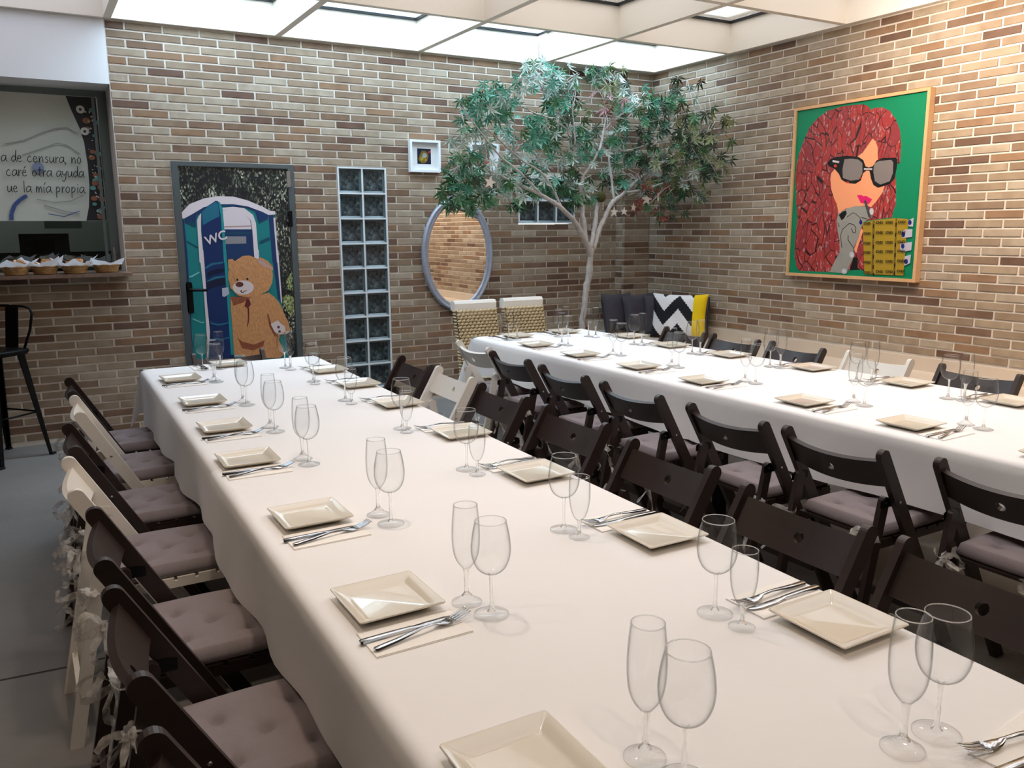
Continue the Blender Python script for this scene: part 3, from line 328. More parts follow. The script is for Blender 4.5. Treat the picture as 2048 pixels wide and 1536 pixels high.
def lay(parent, bricks, n_single, to_world, tone='_mixed'):
    """bricks: (distance, centre along wall, z, length); nearest n_single become own objects, the rest one mesh"""
    bricks.sort(key=lambda t: t[0])
    for d, c, z, ln in bricks[:n_single]:
        o = bpy.data.objects.new('brick', brick_me[tone]); COL.objects.link(o); o.parent = parent
        loc, rz = to_world(c, z); jit = random.uniform(-.0012,.0012)
        o.location = loc; o.rotation_euler = (0,0,rz); o.scale = (ln/BL,1,1)
        if rz == 0: o.location.y += jit
        else: o.location.x += jit
    rest = MB()
    for d, c, z, ln in bricks[n_single:]:
        loc, rz = to_world(c, z); jit = random.uniform(-.0012,.0012)
        m = brick_unit('b', ln, DEP, BH)
        if rz == 0: vs = [(x+loc[0], y+loc[1]+jit, zz+loc[2]) for x,y,zz in m.v]
        else: vs = [(y+loc[0]+jit, -x+loc[1], zz+loc[2]) for x,y,zz in m.v]
        rest.add(vs, m.f)
    if rest.v:
        o = rest.build('brickwork', 'brick_joined'+tone, parent); o['kind'] = 'stuff'
XT = -4.5304
B = []
for i in range(50):
    z = rowz(i); off = 0 if i % 2 == 0 else .5
    cuts = [(h[0],h[1]) for h in HOLES if h[2]+.012 < z+BH/2 and h[3]+.004 > z-BH/2+.006]
    for k in range(-9, 20):
        a = XT+(k+off)*BW+.00675; b = a+BL
        if b > -.302: b = -.302
        if b-a < .03 or b < -6.6: continue
        for s0, s1 in clip(a, b, cuts):
            if s1-s0 > .025:
                c = (s0+s1)/2; vis = c > -5.6 and z > .25
                B.append(((Vector((c,0,z))-EYE).length+(0 if vis else 50), c, z, s1-s0))
lay(wall_back, B, 300, lambda c, z: ((c, DEP/2, z), 0))
B = []
for i in range(40):
    z = rowz(i); off = 0 if i % 2 == 0 else .5
    for k in range(-8, 32):
        y1 = -1.8364-(k+off)*BW-.00675; y0 = y1-BL
        if y1 > -.14: y1 = -.14
        if y1-y0 < .03 or y0 > -.15: continue
        c = (y0+y1)/2; vis = -4.35 < c and z > .55
        B.append(((Vector((0,c,z))-EYE).length+(0 if vis else 50), c, z, y1-y0))
lay(wall_right, B, 300, lambda c, z: ((DEP/2, c, z), -PI/2), '')
# corner pilaster
pil = tag(MB().box(-.294,.0,-.132,.006,0,2.95).build('wall_pilaster', 'mortar'), 'narrow brick pilaster in the corner behind the dark cushions', 'wall', kind='structure')
B = []; B2 = []
for i in range(42):
    z = rowz(i)
    for a, b in ([(-.3,-.004)] if i % 2 else [(-.3,-.175),(-.165,-.004)]): B.append((i, (a+b)/2, z, b-a))
    for a, b in ([(-.104,-.002)] if i % 2 == 0 else [(-.104,-.06),(-.05,-.002)]): B2.append((i, (a+b)/2, z, b-a))
lay(pil, B, 300, lambda c, z: ((c, -.138+DEP/2, z), 0))
lay(pil, B2, 300, lambda c, z: ((-.3+DEP/2, c, z), -PI/2))
# other walls, floor
tag(MB().box(-8.3,-8,-9.5,.35,0,3.2).build('wall_left', 'wall_dark'), 'plain brown plaster wall on the left side', 'wall', kind='structure')
tag(MB().box(-8.3,.3,-9.8,-9.5,0,3.2).build('wall_front', 'wall_dark'), 'plain brown plaster wall behind the viewpoint', 'wall', kind='structure')
floor = tag(MB().box(-8.3,.3,-9.8,1.8,-.2,0).build('floor', 'concrete'), 'worn grey concrete floor', 'floor', kind='structure')
g = MB()
def crack(mb, pts, w):
    for (x0,y0),(x1,y1) in zip(pts, pts[1:]):
        d = Vector((x1-x0,y1-y0,0)); n = Vector((-d.y,d.x,0)).normalized()*w
        mb.add([(x0-n.x,y0-n.y,.0006),(x1-n.x,y1-n.y,.0006),(x1+n.x,y1+n.y,.0006),(x0+n.x,y0+n.y,.0006)], [(0,1,2,3)])
crack(g, [(-7.9,-3.49),(-6.4,-3.51),(-5.48,-3.505),(-5.28,-3.523),(-4.2,-3.50),(-2.5,-3.53)], .006)
j = g.build('control_joint', 'groove', floor)
g = MB(); crack(g, [(-7.9,-.33),(-6.2,-.31),(-5.55,-.297),(-5.24,-.352),(-4.1,-.36)], .004); g.build('control_joint', 'groove', floor)

# ceiling with skylight grid
mb = MB().box(-8.3,.3,-9.8,-9.2,H,H+.12).box(-8.3,-6.97,-9.2,.35,H,H+.12)
ceiling = tag(mb.build('ceiling', 'plaster'), 'white ceiling with a coffered skylight grid', 'ceiling', kind='structure')
GX = [-.03-1.152*k for k in range(7)]; GY = [-.02]+[-1.15*k-.01 for k in range(1,9)]; FT, TOP = .025, 3.17
for k, x in enumerate(GX):
    MB().box(x-FT,x+FT,-9.235,-.0 if k > 1 else -.18,H,TOP).build('skylight_beam', 'white_panel', ceiling)
for jj, y in enumerate(GY):
    for k in range(6):
        yy = y if not (jj == 0 and k == 0) else -.2
        MB().box(GX[k+1]+FT,GX[k]-FT,yy-FT,yy+FT,H+.0008,TOP-.001).build('skylight_beam', 'white_panel', ceiling)
for jj in range(8):
    for k in range(6):
        x0, x1, y0, y1 = GX[k+1]+FT+.002, GX[k]-FT-.002, GY[jj+1]+FT+.002, (GY[jj] if not (jj == 0 and k == 0) else -.2)-FT-.002
        if jj > 0 and (k > 3 or jj > 4):      # unseen covers added over the aisle and behind the viewpoint to block sky light
            MB().box(x0,x1,y0,y1,3.135,3.165).build('sky_blocker', 'white_panel', ceiling); continue
        p = MB().box(x0,x1,y0,y1,3.142,3.148).build('skylight_pane', ('pane_clear' if k < 4 else 'pane_dimming') if jj == 0 else 'pane_warming', ceiling)
        f = MB(); w = .018
        f.box(x0,x1,y1-w,y1,3.122,3.141).box(x0,x1,y0,y0+w,3.122,3.141).box(x0,x0+w,y0+w,y1-w,3.122,3.141).box(x1-w,x1,y0+w,y1-w,3.122,3.141)
        f.build('pane_frame', 'dark_gasket', p)
soff = tag(MB().box(-1.2,0,-.175,.006,H+.004,H+.2).build('trim_1', 'plaster'), 'grey soffit strip above the tree beside the skylight', 'soffit', kind='structure')
tag(MB().box(-8,-4.655,.0,.35,2.47,H).build('trim_2', 'fascia_white'), 'white fascia panel above the serving window', 'fascia', kind='structure')

# recessed warm downlights in the flat ceiling
ring = MB().lathe([(.045,-.004),(.062,-.004),(.062,.004),(.045,.004)], 24, close=True).mesh('trim_ring'); ring.materials.append(MATS['frame_white'])
lens = MB().lathe([(.0005,0),(.045,0)], 24).mesh('lens'); lens.materials.append(MATS['lamp_lens'])
LN = ['nearest the right brick wall','over the right table','over the left table','nearest the serving window']
for q, x in enumerate((GX[1],GX[2],GX[4],GX[5])):
    for r, y in enumerate((GY[4],GY[6])):
        e = tag(empty('downlight', (x,y,H-.0045)), 'small round downlight under the skylight beams, %s, row %s' % (LN[q], NUM[r]), 'downlight', 'ceiling downlights')
        obj('trim_ring', ring, None, e); o = obj('lens', lens, None, e); o.location = (0,0,-.001)
        ld = bpy.data.lights.new('downlight_lamp', 'AREA'); ld.shape = 'DISK'; ld.size = .08; ld.energy = LAMP_POWER; ld.color = LAMP_COLOR; ld.spread = math.radians(120)
        lo = bpy.data.objects.new('lamp', ld); COL.objects.link(lo); lo.parent = e; lo.location = (0,0,-.012)

# wall-washing spotlights on the beam nearest the right wall
can = MB().lathe([(.032,-.05),(.036,-.05),(.036,.05),(.012,.058),(.0005,.058)], 20).mesh('lamp_can'); can.materials.append(MATS['frame_white'])
spl = MB().lathe([(.0005,-.045),(.032,-.045)], 20).mesh('lens'); spl.materials.append(MATS['lamp_lens'])
stm = MB().box(-.008,.008,-.008,.008,.03,.10).mesh('bracket'); stm.materials.append(MATS['frame_white'])
for q, y in enumerate((-3.3,-4.5,-5.7,-6.9)):
    e = tag(empty('spotlight', (GX[1],y,H-.10)), 'white wall-washing spotlight on the skylight beam, %s from the corner' % ORD[q], 'spotlight', 'wall spotlights')
    obj('bracket', stm, None, e)
    aim = Vector((0-GX[1], .1, 2.15-(H-.10))).normalized(); rot = (-aim).to_track_quat('Z','Y').to_euler()
    c = obj('lamp_can', can, None, e); c.rotation_euler = rot; l2 = obj('lens', spl, None, c)
    ld = bpy.data.lights.new('wall_wash', 'SPOT'); ld.energy = WASH_POWER; ld.color = LAMP_COLOR; ld.spot_size = math.radians(125); ld.spot_blend = 1.0; ld.shadow_soft_size = .03
    lo = bpy.data.objects.new('lamp', ld); COL.objects.link(lo); lo.parent = e; lo.rotation_euler = rot; lo.location = aim*.06

# masonry bench along the right wall
bench = tag(MB().box(-.62,.0,-9.4,-.14,0,.50).box(-.62,-.302,-.14,.0,0,.50).build('bench', 'bench_stone'), 'long pale built-in stone bench along the right brick wall', 'bench')
MB().box(-.032,-.0005,-9.4,-.14,.5,.592).build('upstand', 'bench_stone', bench)
MB().box(-.62,-.302,-.03,-.001,.5,.592).build('upstand', 'bench_stone', bench)
MB().box(-.30,-.034,-.168,-.1395,.5,.592).build('upstand', 'bench_stone', bench)

# ------------------------------------------------------------------ printed door
def prn(name, col, **k): mat('print_'+name, col, .45, **k)
for n, c in dict(teal=(18,122,124), navy=(22,52,96), navy2=(16,42,92), navyblk=(10,22,52), tealdark=(12,70,92), tealmid=(28,104,128), tealedge=(30,140,142), tealhi=(120,190,190), pink=(222,208,212), pinkdark=(184,150,150), grey=(140,138,140), silver=(176,176,190), muzzle=(216,198,196), nose=(92,44,38), black=(16,14,14), bow=(104,34,38), lens=(124,116,114), skin=(234,154,112), fleck=(196,190,192), redspot=(190,60,36), lips=(214,22,104), stick=(58,66,68), navyp=(24,30,110), gold=(158,132,34), goldd=(112,92,28), green=(0,126,86), pale=(196,200,190), palegrey=(150,152,148), bluearc=(64,84,140), bluepale=(128,138,168), darkfloral=(38,38,42), dotteal=(96,150,146), dotwhite=(210,206,196), dotrust=(150,96,70)).items(): prn(n, c)
prn('fur', (198,140,92), var=.45, vscale=55, bump=.3, bscale=90, stretch=(1.6,1,.8)); prn('furdark', (140,78,52), var=.4, vscale=50)
prn('glove', (142,142,136), var=.18, vscale=12)
def foliage(name, stops, sc):
    def f(N, L, out):
        p = N.new('ShaderNodeBsdfPrincipled'); tc = N.new('ShaderNodeTexCoord'); v = N.new('ShaderNodeTexVoronoi'); v.inputs['Scale'].default_value = sc; v.inputs['Randomness'].default_value = 1
        nz = N.new('ShaderNodeTexNoise'); nz.inputs['Scale'].default_value = 5; nz.inputs['Detail'].default_value = 5; L.new(tc.outputs['Object'], nz.inputs['Vector'])
        mp = N.new('ShaderNodeMapping'); mp.inputs['Scale'].default_value = (1.5,1,.8); mp.inputs['Rotation'].default_value = (0,.6,0); L.new(tc.outputs['Object'], mp.inputs[0]); L.new(mp.outputs[0], v.inputs['Vector'])
        mm = N.new('ShaderNodeMath'); mm.operation = 'MULTIPLY'; sep = N.new('ShaderNodeSeparateColor'); L.new(v.outputs['Color'], sep.inputs[0]); L.new(sep.outputs[0], mm.inputs[0]); L.new(nz.outputs[0], mm.inputs[1])
        r = ramp(N, stops); L.new(mm.outputs[0], r.inputs[0]); L.new(r.outputs[0], p.inputs['Base Color']); p.inputs['Roughness'].default_value = .4; L.new(p.outputs[0], out.inputs[0])
    mixed(name, f)
foliage('print_trees', [(.2,(16,18,24)),(.34,(34,38,38)),(.44,(96,100,82)),(.58,(206,206,184))], 80)
foliage('print_bush', [(.08,(40,52,30)),(.28,(140,150,90)),(.5,(196,206,150))], 110)
def hairmat(N, L, out):
    p = N.new('ShaderNodeBsdfPrincipled'); tc = N.new('ShaderNodeTexCoord'); mp = N.new('ShaderNodeMapping'); mp.inputs['Scale'].default_value = (0,1.0,.34)
    wv = N.new('ShaderNodeTexNoise'); wv.inputs['Scale'].default_value = 2.2; L.new(tc.outputs['Object'], wv.inputs['Vector'])
    ad = N.new('ShaderNodeVectorMath'); ad.operation = 'MULTIPLY_ADD'; ad.inputs[1].default_value = (.28,.28,.28); L.new(wv.outputs['Color'], ad.inputs[0]); L.new(tc.outputs['Object'], ad.inputs[2])
    L.new(ad.outputs[0], mp.inputs[0])
    v = N.new('ShaderNodeTexVoronoi'); v.feature = 'DISTANCE_TO_EDGE'; v.inputs['Scale'].default_value = 21; L.new(mp.outputs[0], v.inputs['Vector'])
    v2 = N.new('ShaderNodeTexVoronoi'); v2.inputs['Scale'].default_value = 21; L.new(mp.outputs[0], v2.inputs['Vector'])
    sep = N.new('ShaderNodeSeparateColor'); L.new(v2.outputs['Color'], sep.inputs[0])
    rc = ramp(N, [(0,(146,44,48)),(.5,(164,54,48)),(1,(132,46,52))]); L.new(sep.outputs[0], rc.inputs[0])
    nf = N.new('ShaderNodeTexNoise'); nf.inputs['Scale'].default_value = 60; nf.inputs['Detail'].default_value = 3; mp2 = N.new('ShaderNodeMapping'); mp2.inputs['Scale'].default_value = (1,1,.5); L.new(tc.outputs['Object'], mp2.inputs[0]); L.new(mp2.outputs[0], nf.inputs['Vector'])
    mf = N.new('ShaderNodeMapRange'); mf.inputs[1].default_value = .58; mf.inputs[2].default_value = .70; L.new(nf.outputs[0], mf.inputs[0])
    m1 = N.new('ShaderNodeMix'); m1.data_type = 'RGBA'; m1.inputs[7].default_value = srgb(172,140,140); L.new(mf.outputs[0], m1.inputs[0]); L.new(rc.outputs[0], m1.inputs[6])
    me = N.new('ShaderNodeMapRange'); me.inputs[1].default_value = .012; me.inputs[2].default_value = .04; L.new(v.outputs['Distance'], me.inputs[0])
    m2 = N.new('ShaderNodeMix'); m2.data_type = 'RGBA'; m2.inputs[6].default_value = srgb(26,14,16); L.new(me.outputs[0], m2.inputs[0]); L.new(m1.outputs[2], m2.inputs[7]); L.new(m2.outputs[2], p.inputs['Base Color'])
    p.inputs['Roughness'].default_value = .45; L.new(p.outputs[0], out.inputs[0])
mixed('print_hair', hairmat)
def flat_print(name, shapes, parent, to3, base):
    """flat printed artwork: one mesh, one material slot per ink colour"""
    mb = MB(); slots = []
    for q, (m, pts) in enumerate(shapes):
        if m not in slots: slots.append(m)
        tri = tessellate_polygon([[Vector((a,b,0)) for a,b in pts]])
        vs = [to3(a,b,base+.00014*q) for a,b in pts]
        mb.add(vs, tri, slots.index(m))
    return mb.build(name, ['print_'+s for s in slots], parent)
def text_shape(body, size, font_shear=0.0, spacing=1.0, offset=0.0):
    cu = bpy.data.curves.new('t', 'FONT'); cu.body = body; cu.size = size; cu.shear = font_shear; cu.space_character = spacing; cu.offset = offset; cu.align_x = 'LEFT'
    to = bpy.data.objects.new('t', cu); COL.objects.link(to)
    me = bpy.data.meshes.new_from_object(to.evaluated_get(bpy.context.evaluated_depsgraph_get()))
    vs = [v.co.copy() for v in me.vertices]; fs = [tuple(p.vertices) for p in me.polygons]
    bpy.data.objects.remove(to); bpy.data.curves.remove(cu); bpy.data.meshes.remove(me)
    return vs, fs
mb = MB(); x0, x1, zt = -4.30, -3.415, 1.968
mb.box(x0,x0+.045,-.012,.12,0,zt).box(x1-.045,x1,-.012,.12,0,zt).box(x0+.045,x1-.045,-.012,.12,zt-.03,zt)
door = tag(mb.build('door_1', 'door_steel'), 'door printed with a portable toilet and teddy bear', 'door', kind='structure')
leaf_ = MB().box(x0+.046,x1-.046,.002,.045,.008,zt-.031).build('door_leaf', 'door_steel', door)
def cl(pts): return [(min(max(a,x0+.05),x1-.05), min(max(b,.01),zt-.035)) for a,b in pts]
shapes = [('trees', [(x0+.05,.012),(x1-.05,.012),(x1-.05,zt-.035),(x0+.05,zt-.035)])]+[(m,cl(p)) for m,p in DOOR_PRINT]
flat_print('door_print', shapes, leaf_, lambda a,b,d: (a,.0015-d,b), 0)
vs, fs = text_shape('WC', .094, 0, 1.0, .0016)
ca, sa = math.cos(.33), math.sin(.33)
MB().add([(-4.094+v.x*ca-v.y*sa*.72, -.0075, 1.366+v.x*sa+v.y*ca) for v in vs], fs).build('lettering', 'print_pink', leaf_)
hb = MB(); hb.prism([(-4.262,.87),(-4.222,.87),(-4.218,.885),(-4.218,1.085),(-4.224,1.10),(-4.258,1.10),(-4.264,1.085),(-4.264,.885)], -.012, .002)
hd = hb.build('handle_plate', 'black_metal', door)
MB().tube([(-4.241,-.012,1.045),(-4.241,-.05,1.045),(-4.23,-.058,1.044),(-4.12,-.058,1.038)], [.012,.012,.012,.010], 10).build('lever', 'black_metal', hd)
for zz in (1.86,1.56,.3): MB().box(x1-.058,x1-.03,-.022,-.012,zz-.06,zz+.06).build('hinge', 'black_metal' if zz < 1.8 else 'bolt_steel', door)

# ------------------------------------------------------------------ glass block windows
gb = MB(); s, i_ = .094, .078
ringv = [(-s,.0,-s),(s,.0,-s),(s,.0,s),(-s,.0,s),(-i_,.012,-i_),(i_,.012,-i_),(i_,.012,i_),(-i_,.012,i_)]
gb.add(ringv, [(0,1,5,4),(1,2,6,5),(2,3,7,6),(3,0,4,7)], 0)
gb.add([(-i_,.012,-i_),(i_,.012,-i_),(i_,.012,i_),(-i_,.012,i_)], [(0,1,2,3)], 1)
gb.add([(-s,.0,-s),(s,.0,-s),(s,.0,s),(-s,.0,s),(-s,.08,-s),(s,.08,-s),(s,.08,s),(-s,.08,s)], [(0,4,5,1),(1,5,6,2),(2,6,7,3),(3,7,4,0),(4,7,6,5)], 0)
gbm = gb.mesh('glass_block'); gbm.materials.append(MATS['block_edge']); gbm.materials.append(MATS['glass_block'])
def block_window(name, xc, ztop, nx, nz, label):
    m = MB(); P_ = .2; x0 = xc-nx*P_/2; z0 = ztop-nz*P_
    for a in range(nx+1): m.box(x0+a*P_-.006, x0+a*P_+.006, -.003, .11, z0-.006, ztop+.006)
    for b in range(nz+1):
        for a in range(nx): m.box(x0+a*P_+.006, x0+(a+1)*P_-.006, -.003, .11, z0+b*P_-.006, z0+b*P_+.006)
    w = tag(m.build(name, 'grout'), label, 'window', kind='structure')
    for a in range(nx):
        for b in range(nz): obj('glass_block', gbm, None, w, (x0+(a+.5)*P_, .008, z0+(b+.5)*P_))
    MB().box(x0,x0+nx*P_,.115,.13,z0,ztop).build('backing', 'kitchen_dark', w)
block_window('window_2', -2.857, 1.962, 2, 9, 'tall two-wide glass block window beside the oval mirror')
block_window('window_3', -1.086, 1.925, 3, 2, 'small glass block window behind the tree')

# ------------------------------------------------------------------ serving window, counter, kitchen
wr = MB()
wr.box(-4.715,-4.6555,.33,.349,1.215,2.465).box(-6.59,-4.715,.33,.349,2.425,2.465).box(-6.59,-4.715,.33,.349,1.215,1.24)
win = tag(wr.build('window_1', 'window_frame'), 'serving window with a pale printed panel and handwriting', 'window', kind='structure')
MB().box(-4.755,-4.735,.31,.329,1.24,2.42).build('sash_rail', 'window_frame', win)
MB().box(-4.705,-4.69,.30,.329,1.25,1.36).build('handle', 'bolt_steel', win)
MB().box(-6.58,-4.7158,.338,.342,1.241,2.424).build('window_pane', 'pane_dark', win)
panel = MB().box(-6.3,-4.722,.325,.329,1.55,2.42).build('printed_panel', 'print_pale', win)
art = [('darkfloral', [(-4.915,2.418),(-4.724,2.418),(-4.724,1.552),(-4.86,1.552),(-4.835,1.65),(-4.818,1.8),(-4.816,1.95),(-4.825,2.1),(-4.845,2.2),(-4.89,2.33)])]
rr = random.Random(3)
for k in range(70):
    a, b = rr.uniform(-4.80,-4.735), rr.uniform(1.57,2.36); t = rr.random()
    n, r_ = ('dotteal', rr.uniform(.012,.02)) if t < .28 else ('dotrust', rr.uniform(.012,.022)) if t < .42 else ('dotwhite', rr.uniform(.003,.006))
    art.append((n, [(a+r_*1.25*math.cos(u*PI/4), b+r_*math.sin(u*PI/4)) for u in range(8)]))
for a, b in ((-4.83,2.33),(-4.815,2.18)):
    art.append(('dotwhite', [(a+.028*math.cos(u*PI/6), b+.028*math.sin(u*PI/6)) for u in range(12)])); art.append(('darkfloral', [(a+.01*math.cos(u*PI/4), b+.01*math.sin(u*PI/4)) for u in range(8)]))
def ink_line(pts, w, n='palegrey'):
    for (p0,q0),(p1,q1) in zip(pts, pts[1:]):
        l = math.hypot(p1-p0,q1-q0) or 1; dx, dz = -(q1-q0)/l*w, (p1-p0)/l*w
        art.append((n, [(p0+dx,q0+dz),(p1+dx,q1+dz),(p1-dx,q1-dz),(p0-dx,q0-dz)]))
ink_line([(-5.32,2.07),(-5.2,2.1),(-5.1,2.15),(-5.0,2.19),(-4.93,2.2),(-4.86,2.16)], .004)
ink_line([(-5.22,2.0),(-5.12,2.04),(-5.0,2.09),(-4.94,2.08),(-4.86,2.02)], .0035)
ink_line([(-5.16,1.7),(-5.05,1.68),(-4.95,1.69),(-4.87,1.73)], .003)
ink_line([(-5.12,1.66),(-5.0,1.62),(-4.9,1.60)], .004); ink_line([(-5.1,1.6),(-5.0,1.58),(-4.9,1.62)], .003, 'bluearc')
ink_line([(-5.33,1.555),(-5.325,1.6),(-5.30,1.66),(-5.26,1.70),(-5.22,1.725)], .012, 'bluearc')
art.append(('bluepale', [(-5.13+.036*math.cos(u*PI/6), 1.915+.04*math.sin(u*PI/6)) for u in range(12)]))
flat_print('artwork', art, panel, lambda a,b,d: (a,.3248-d,b), 0)
GLY = {'a':[[(.75,.85),(.45,1),(.15,.75),(.05,.35),(.2,.03),(.5,.15),(.75,.6),(.78,.95),(.75,.3),(.92,0)]],
'd':[[(.7,.8),(.4,.95),(.1,.6),(.1,.2),(.35,0),(.65,.35),(.78,1.8),(.72,.4),(.85,0)]],
'e':[[(.1,.5),(.6,.6),(.55,.9),(.3,1),(.08,.6),(.15,.15),(.4,0),(.7,.2)]], 'c':[[(.65,.85),(.4,1),(.1,.6),(.12,.2),(.4,0),(.7,.15)]],
'n':[[(.1,1),(.12,0),(.2,.6),(.5,.95),(.65,.7),(.68,0)]], 's':[[(.6,.9),(.3,.95),(.2,.7),(.55,.4),(.5,.1),(.1,.02)]],
'u':[[(.1,.95),(.1,.25),(.3,0),(.6,.3),(.7,.95),(.7,.2),(.85,0)]], 'r':[[(.15,1),(.15,0),(.2,.6),(.45,.95),(.6,.85)]],
'o':[[(.4,1),(.1,.65),(.12,.2),(.4,0),(.7,.35),(.65,.8),(.4,1)]], ',':[[(.2,.1),(.1,-.3)]], 't':[[(.35,1.5),(.3,.2),(.5,0)],[(.05,1.05),(.7,1.1)]],
'y':[[(.1,.95),(.15,.4),(.4,.3),(.7,.6)],[(.75,.95),(.6,-.3),(.3,-.75),(.05,-.5)]], 'l':[[(.2,1.8),(.2,.1),(.3,0)]],
'm':[[(.1,1),(.12,0),(.2,.6),(.4,.95),(.5,.6),(.5,0),(.58,.6),(.8,.95),(.92,.6),(.95,0)]], 'í':[[(.2,.95),(.2,.1),(.3,0)],[(.25,1.25),(.45,1.6)]],
'p':[[(.15,.95),(.15,-.8)],[(.15,.6),(.4,.98),(.7,.7),(.6,.2),(.2,.1)]], '.':[[(.1,.06),(.2,.0)]], 'i':[[(.2,.95),(.2,.1),(.3,0)],[(.2,1.35),(.24,1.4)]], ' ':[]}
GLY['é'] = GLY['e']+[[(.35,1.25),(.6,1.6)]]
ADV = {'m':1.1, 'l':.45, 'i':.45, 'í':.5, ',':.4, '.':.3, ' ':.62, 't':.72, 'r':.65, 's':.75}
def handwriting(mb, text, x_end, z, s, y):
    w = sum(ADV.get(c,.9) for c in text)*s*.92; x = x_end-w
    for c in text:
        for st in GLY[c]:
            for (a,b),(c2,d2) in zip(st, st[1:]):
                p = Vector((x+a*s*.92+b*s*.06, 0, z+b*s)); q = Vector((x+c2*s*.92+d2*s*.06, 0, z+d2*s)); d = (q-p); n = Vector((-d.z,0,d.x)).normalized()*.0024; e = d.normalized()*.0012
                mb.add([(v.x,y,v.z) for v in (p-n-e,q-n+e,q+n+e,p+n-e)], [(0,1,2,3)])
        x += ADV.get(c,.9)*s*.92
m = MB()
handwriting(m, 'a de censura, no', -4.852, 1.953, .043, .304); handwriting(m, 'caré otra ayuda', -4.848, 1.857, .043, .304); handwriting(m, 'ue la mía propia.', -4.842, 1.747, .043, .304)
m.build('lettering', 'ink', panel)
kit = tag(MB().box(-7,-4.3,1.75,1.8,0,3).box(-7,-6.95,.352,1.75,0,3).box(-4.35,-4.3,.352,1.75,0,3).box(-7,-4.3,.352,1.8,2.9,3.0).build('wall_kitchen', 'kitchen_dark'), 'dark kitchen seen through the serving window', 'wall', kind='structure')
MB().box(-6.9,-4.36,.352,.9,1.0,1.04).build('worktop', 'appliance', kit)
MB().box(-5.12,-4.86,.9,1.3,1.5,1.85).build('extractor_hood', 'kitchen_pale', kit); MB().box(-6.9,-4.36,1.70,1.749,1.3,1.9).build('tiled_splashback', 'kitchen_pale', kit)
kl = tag(empty('kitchen_fill_light', (-5.5,1.2,2.89)), 'added fill light brightening the kitchen behind the serving window', 'lamp')  # unseen light added to lift the black behind the serving window
MB().lathe([(.0005,-.02),(.10,-.02),(.11,-.01),(.11,.0)], 24).build('fill_light_disc', 'lamp_lens', kl)
ld = bpy.data.lights.new('kitchen_fill_light', 'AREA'); ld.shape = 'DISK'; ld.size = .2; ld.energy = 5.0; ld.color = (.9,1,.97); lo = bpy.data.objects.new('lamp', ld); COL.objects.link(lo); lo.parent = kl; lo.location = (0,0,-.03)
mw = tag(MB().box(-5.30,-4.98,.45,.8,1.041,1.46).build('oven', 'appliance'), 'black countertop oven behind the serving window glass', 'oven')
MB().box(-5.27,-5.08,.444,.449,1.10,1.42).build('oven_door', 'pane_dark', mw)
ctr = MB(); ctr.box(-6.5,-4.64,-.24,-.003,1.1685,1.192); ctr.box(-6.5,-4.657,-.003,.325,1.1685,1.192)
counter = tag(ctr.build('counter', 'brown_marble'), 'brown speckled marble counter under the serving window', 'counter')
# ------------------------------------------------------------------ tables and cloths
def edge_x(e0, y): return e0[0]+(y-e0[1])*e0[2]
TABLES = {'left': dict(L=(-4.802,-1.79,.0165), R=(-3.848,-2.0,.024), y0=-1.79, seam=-3.99, y1=-6.35), 'right': dict(L=(-2.69,-1.6,-.006), R=(-1.75,-2.0,-.042), y0=-1.55, seam=-3.77, y1=-6.35)}
TZ = .75
def table(side, which):
    t = TABLES[side]; ya, yb = (t['y0']-.02, t['seam']+.03) if which == 'far' else (t['seam']-.03, t['y1']+.02)
    xa, xb = edge_x(t['L'],(ya+yb)/2)+.035, edge_x(t['R'],(ya+yb)/2)-.035
    xa += .03; xb -= .06
    e = tag(empty('dining_table', ((xa+xb)/2,(ya+yb)/2,0)), '%s table of the %s long row, hidden under its white cloth' % ('wall-end' if which == 'far' else 'viewer-end', side), 'table', 'long dining tables')
    hx, hy = (xb-xa)/2, (ya-yb)/2
    MB().box(-hx,hx,-hy,hy,.715,.744).build('tabletop', 'table_wood', e)
    lg = MB().box(-.025,.025,-.025,.025,0,.715).mesh('leg'); lg.materials.append(MATS['black_metal'])
    for sx in (-1,1):
        for sy_ in (-1,1): obj('leg', lg, None, e, (sx*(hx-.24), sy_*(hy-.10), 0))
